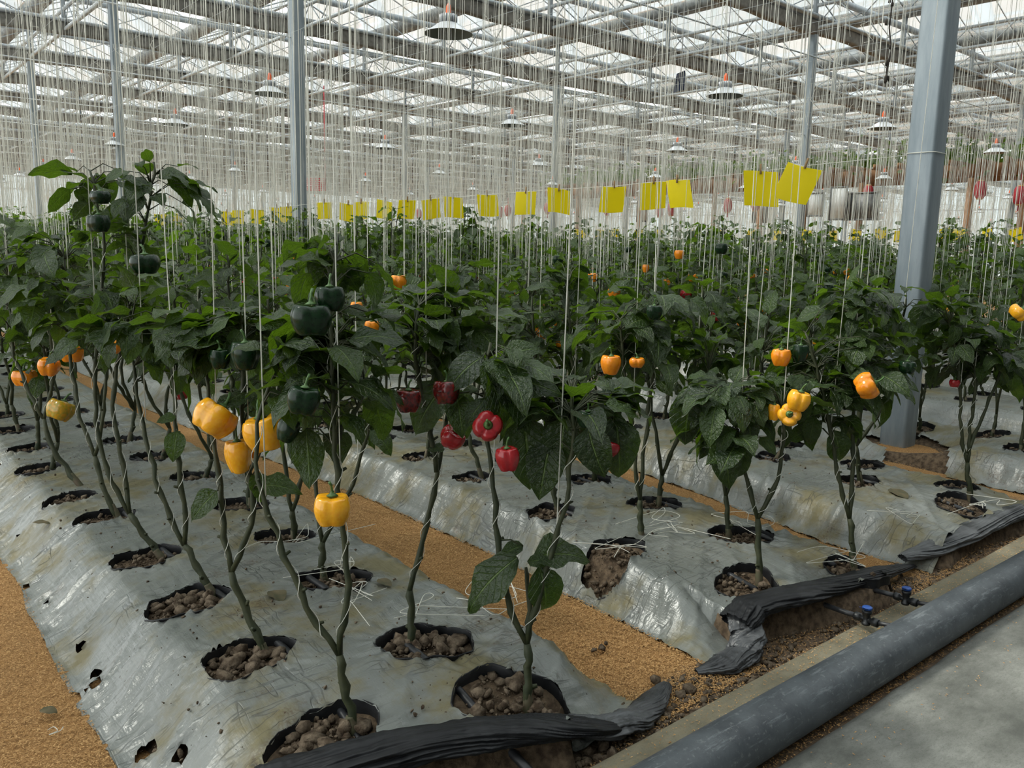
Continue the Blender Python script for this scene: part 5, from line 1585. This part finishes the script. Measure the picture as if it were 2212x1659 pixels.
# ------------------------------------------------------------------ strings and wires
def unit_string():
    mb = MB(); ang = np.arange(6) * 2 * math.pi / 5
    mb.grid(np.array([np.column_stack([cx_ + np.cos(ang), cy_ + np.sin(ang), np.full(6, z)]) for cx_, cy_, z in ((0, 0, 0), (1.5, .6, .2), (-1.2, 1.5, .45), (.8, -1.3, .75), (0, 0, 1))]))
    return mb.mesh('trellis_string', M['string'], True)
US = unit_string()
def build_strings():
    STRINGS.sort(key=lambda s: proj(((s[0][0] + s[1][0]) / 2, (s[0][1] + s[1][1]) / 2, 1.5))[2])
    own = {}
    for i, st in enumerate(STRINGS[:300]):
        key = min(ORD, key=lambda q: (q[0] - st[3][0]) ** 2 + (q[1] - st[3][1]) ** 2); own.setdefault(key, []).append(i)
    sl = {}
    for key, ids in own.items():
        k, sd, i = ORD[key]
        ids.sort(key=lambda q: proj((STRINGS[q][0][0], STRINGS[q][0][1], 1.5))[0])
        names = {1: ['lone'], 2: ['left', 'right'], 3: ['left', 'middle', 'right']}.get(len(ids), [nth(q + 1) for q in range(len(ids))])
        for nm, q in zip(names, ids): sl[q] = '%s white string over the %s plant, %s row, %s bed' % (nm, nth(i), sd, nth(k))
    for si, (a, b, r, _o) in enumerate(STRINGS[:300]):
        o = bpy.data.objects.new('trellis_string', US); COL.objects.link(o)
        d = Vector(b) - Vector(a); L_ = d.length
        o.location = a; o.rotation_euler = d.to_track_quat('Z', 'Y').to_euler(); o.scale = (r, r, L_)
        tag(o, sl[si], 'string', 'trellis strings')
    rr = random.Random(41)
    items = [(a, b, r * 1.15) for (a, b, r, _o) in STRINGS[300:]]
    for _ in range(9500):                                   # the blocks beyond
        x = BX[1] + rr.randrange(0, 34) * PITCH + rr.choice((-1, 1)) * ROWOFF + rr.gauss(0, .06); y = rr.uniform(7, 62)
        d = math.hypot(x, y)
        if d < 9 or d > 66 or not in_view((x, y, 2), 20): continue
        z0 = 1.0
        items.append(((x, y, z0), (x + rr.gauss(0, .05), y + rr.gauss(0, .12), WIRE_Z + rr.uniform(-.1, .1)), .0021 + .00005 * d))
    n = len(items); A = np.array([i[0] for i in items]); B = np.array([i[1] for i in items]); r = np.array([i[2] for i in items])[:, None]
    Mi = (A + B) / 2 + np.random.RandomState(2).normal(0, .02, (n, 3))
    dirs = [np.array([math.cos(t), math.sin(t), 0]) for t in (0, 2.094, 4.189)]
    V = np.stack([Z + r * d for Z in (A, Mi, B) for d in dirs], 1).reshape(-1, 3)
    b = np.arange(n)[:, None] * 9
    F = np.concatenate([b + np.array([[l * 3 + i, l * 3 + (i + 1) % 3, l * 3 + 3 + (i + 1) % 3, l * 3 + 3 + i]]) for l in (0, 1) for i in range(3)])
    tag(link('string_curtain', mesh_np('string_curtain', V, F, M['string'], False)), 'mass of thin white trellis strings filling the background', 'strings', kind='stuff')
    # short frayed ends and hooks near the wires
    mb = MB()
    for _ in range(900):
        i = rr.randrange(n); p = B[i]; d = math.hypot(p[0], p[1])
        q = [p + np.array([rr.gauss(0, .05), rr.gauss(0, .05), -t * rr.uniform(.1, .35)]) for t in (0, .5, 1, 1.6)]
        mb.tube(q, .003 + .0001 * d, 3, cap=False)
    tag(mb.build('string_ends', M['string']), 'frayed string ends dangling from the overhead wires', 'strings', kind='stuff')
    for k in range(1, 24):
        for s in (-1, 1):
            x = BX[1] + (k - 1) * PITCH + s * ROWOFF
            mb = MB(); mb.tube([(0, 0, 0), (0, 30, -.03), (0, 62, 0)], .0028, 4)
            o = mb.build('crop_wire', M['steel_lt']); o.location = (x, 1.0, WIRE_Z)
            tag(o, 'taut overhead crop wire above the %s row of the %s bed' % ('left' if s < 0 else 'right', nth(k)), 'wire', 'crop wires')
    for q, y in enumerate(GUTY[2:14]):
        mb = MB(); mb.tube([(0, 0, 0), (30, 0, 0), (60, 0, 0)], .012, 5)
        o = mb.build('support_wire', M['steel_lt']); o.location = (-1, y, WIRE_Z - .03)
        tag(o, '%s thin steel support pipe across the rows, counting away from the viewer' % nth(q + 1), 'wire', 'support pipes')
build_strings()

def loose_twine():
    rr = random.Random(9)
    for n, (px, py, lab) in enumerate([(735, 1225, 'loose white twine curling over the third hole of the right row'), (640, 1170, 'loose white twine looped round a hole behind the yellow pepper'), (760, 1290, 'white twine end sticking out beside the front fork'),
                                       (1120, 1300, 'white twine loops round the fork of the front right plant'), (1420, 1120, 'tangle of white twine on the second bed film'), (1330, 1180, 'white twine hanging into a hole of the second bed'), (1440, 1150, 'white twine snaking over the film of the second bed'),
                                       (940, 1330, 'white twine beside the thick-stemmed plant'), (1620, 1130, 'white twine wound near the round-crowned plant'), (1800, 1210, 'white twine beside the film roll of the second bed'), (2130, 1100, 'white twine straggling over the third bed'), (1960, 1120, 'white twine on the third bed left of the dark plant'),
                                       (110, 1585, 'curl of white twine lying on the husk at lower left')]):
        z = .19 if n != 12 else .01
        c = onz(px, py, z); m = MB()
        for q in range(2 if n != 12 else 1):
            ext = .10 if n != 12 else .02
            ctl = [np.array([c[0] + rr.gauss(0, ext), c[1] + rr.gauss(0, ext), z + (.004 + .04 * rr.random() ** 2 if n != 12 else .006)]) for _ in range(6)]
            Q = smooth_line(ctl, 60)
            for _ in range(12): Q[1:-1] = (Q[:-2] + 2 * Q[1:-1] + Q[2:]) / 4
            m.tube(Q, .0012, 5)
        tag(m.build('loose_twine', M['string'], smooth=True), lab, 'twine', 'loose twine')
loose_twine()

# ------------------------------------------------------------------ yellow sticky cards
def card_mesh(seed):
    rr = random.Random(seed); n = 10; w, h = .23, .24
    c1 = rr.uniform(-.5, .5); c2 = rr.uniform(-.35, .35); sk = rr.uniform(-.04, .04)
    G = np.zeros((n, n, 3))
    for i in range(n):
        for j in range(n):
            x = (j / (n - 1) - .5) * w; z = -(i / (n - 1)) * h
            b = .9 * c1 * (x / w) ** 2 + c2 * (z / h) ** 2 * .5 + rr.uniform(-.002, .002)
            G[i, j] = (x + sk * z / h, b * .12, z + .01 * math.sin(x * 12 + seed))
    mb = MB(); mb.grid(G); mb.grid(G[:, ::-1] + np.array([0, .0015, 0]))
    return mb.mesh('card_sheet', M['card'], True)
CARDM = [card_mesh(s) for s in range(7)]
cl = MB(); cl.box((0, -.008, .015), (.014, .006, .07)); cl.box((0, .008, .015), (.014, .006, .07)); cl.tube([(-.008, 0, .02), (.008, 0, .02)], .004, 6); CLM = cl.mesh('peg', M['clip'])
def card(p, yaw, roll, s, label, rr, group='yellow sticky cards'):
    e = empty('sticky_card', tuple(p)); e.rotation_euler = (0, roll, yaw); e.scale = (s, s, s)
    tag(e, label, 'sticky card', group)
    link('card_sheet', CARDM[rr.randrange(7)], e); link('peg', CLM, e)
def cards():
    rr = random.Random(12)
    first = {1740: 'largest yellow sticky card, tilted, nearest the steel post', 1643: 'large yellow sticky card, second from the steel post', 1463: 'yellow sticky card, right one of an overlapping pair', 1412: 'yellow sticky card, left one of an overlapping pair',
             1327: 'yellow sticky card hanging alone left of the overlapping pair', 1207: 'yellow sticky card above the picture centre with a shoot before it', 1136: 'yellow sticky card left of the one with a shoot before it', 1052: 'yellow sticky card right of the leafy shoot at the centre', 930: 'yellow sticky card left of the leafy shoot at the centre'}
    pts = []
    for q, (px, py) in enumerate([(1740, 358), (1643, 370), (1463, 390), (1412, 393), (1327, 402), (1207, 409), (1136, 414), (1052, 420), (978, 426), (930, 430), (880, 433), (832, 434), (780, 437), (752, 440), (700, 437), (622, 446), (598, 448), (555, 452), (515, 455), (490, 458), (385, 462), (360, 462), (345, 463)]):
        p = onx(px, py, 5.9); pts.append(p)
        d = proj(p)[2]
        az = math.atan2(p[1], p[0])
        yaw = az - math.pi / 2 + rr.uniform(-.5, .5)
        card(p, yaw, (.28 if px == 1740 else rr.uniform(-.12, .1)), 1.15 if px > 1600 else 1.0, first.get(px, 'small yellow sticky card in the near line, %s from the steel post' % nth(q + 1)), rr)
    line = [(POST1[0] - .09, POST1[1] + .05, 2.06)] + [tuple(p) for p in pts] + [(5.9, 24, 1.95)]
    mb = MB(); mb.tube(line, .0022, 4); tag(mb.build('card_line', M['string'], smooth=True), 'white line carrying the yellow cards, tied to the nearest steel post', 'string')
    pts = []
    for q, px in enumerate((2192, 2133, 2072, 2040, 1945, 1902, 1850, 1800, 1745, 1678, 1625, 1555, 1500, 1424, 1380, 1330, 1322, 1297, 1262, 1250, 1130, 760, 745, 728)):
        x = 17.8
        p = onx(px, 492 - .003 * (2200 - px), x); p[2] = 1.93 + rr.uniform(-.02, .02); pts.append(p)
        card(p, math.atan2(p[1], p[0]) - math.pi / 2 + rr.uniform(-.7, .7), rr.uniform(-.2, .2), 1.0, 'tiny yellow sticky card in the far line, %s from the right' % nth(q + 1), rr)
    mb = MB(); mb.tube([tuple(p) for p in pts], .003, 4); tag(mb.build('card_line', M['string'], smooth=True), 'far white line carrying tiny yellow cards', 'string')
cards()

# ------------------------------------------------------------------ small litter
def litter():
    rr = random.Random(21)
    mb = MB(); n = 0
    for _ in range(1500):
        k = rr.choice((1, 1, 1, 2, 2, 3)); y = 1.6 + 3.6 * rr.random() ** 1.4; u = rr.uniform(-.8, .8)
        l, r = bed_edges(k, y); x = float((l + r) / 2 + u * (r - l) / 2)
        if not in_view((x, y, .15), 10): continue
        if float(hole_r(k, np.array([x]), np.array([y]))[0][0]) < 1.1: continue
        s = .0014 + .0055 * rr.random() ** 4
        add_clod(mb, (x, y, float(bed_top(k, u, x, y)) + s * .4 + .002), s, rr)
    tag(mb.build('soil_specks', M['clod']), 'dark specks of soil scattered on the silver film', 'soil', kind='stuff')
    for px, py, z, tx, ty, lab in ((85, 1535, .012, 140, 1528, 'dry curled leaf lying on the husk at lower left'), (70, 1128, .14, 118, 1124, 'dark wilted leaf lying on the film at the left edge'), (818, 1250, .17, 848, 1262, 'brown dead leaf on the film beside the third right hole'), (1925, 1055, .17, 1965, 1072, 'yellowed dead leaf on the third bed'), (590, 1275, .17, 612, 1295, 'brown dead leaf on the stained patch of the nearest bed')):
        a = onz(px, py, z + .012); b = onz(tx, ty, z + .016); d = b - a; L_ = np.linalg.norm(d)
        V, F, UV = LEAF_HI[(px + py) % 12]; B = basis_from(d, np.array([0, 0, 1.0]))
        V2 = V.copy(); V2[:, 2] = V2[:, 2] * .35 + .05 * np.abs(V2[:, 0])
        o = link('dead_leaf', mesh_np('dead_leaf', (V2 * L_) @ B.T, F, M['dead'])); o.location = tuple(a)
        tag(o, lab, 'leaf', 'dead leaves')
    # white flower
    p = at(945, 628, 3.9); root = empty('pepper_flower', tuple(p)); tag(root, 'small white star flower among the central leaves', 'flower')
    for i in range(6):
        V, F, UV = LEAF_LO[i]; a = i * math.pi / 3
        o = link('petal', mesh_np('petal', V * .022, F, M['petal']), root); o.rotation_euler = (0, 0, a)
    mb = MB(); mb.lathe([(0, .004), (.004, .003), (.004, -.004), (0, -.006)], 8); mb.build('pistil', M['stalk'], root)
litter()

def wall_unseen_shade():  # added out of view, holds back light from behind the camera
    root = empty('wall_unseen_shade', (0, 0, 0)); tag(root, 'unseen wall added behind the walkway to darken viewer-facing sides', 'wall', kind='structure')
    mb = MB(); mb.box(((X0 + X1) / 2, -4.2, 4.2), (X1 - X0, .2, 8.6)); mb.build('wall_panel', M['board_k'], root)
wall_unseen_shade()
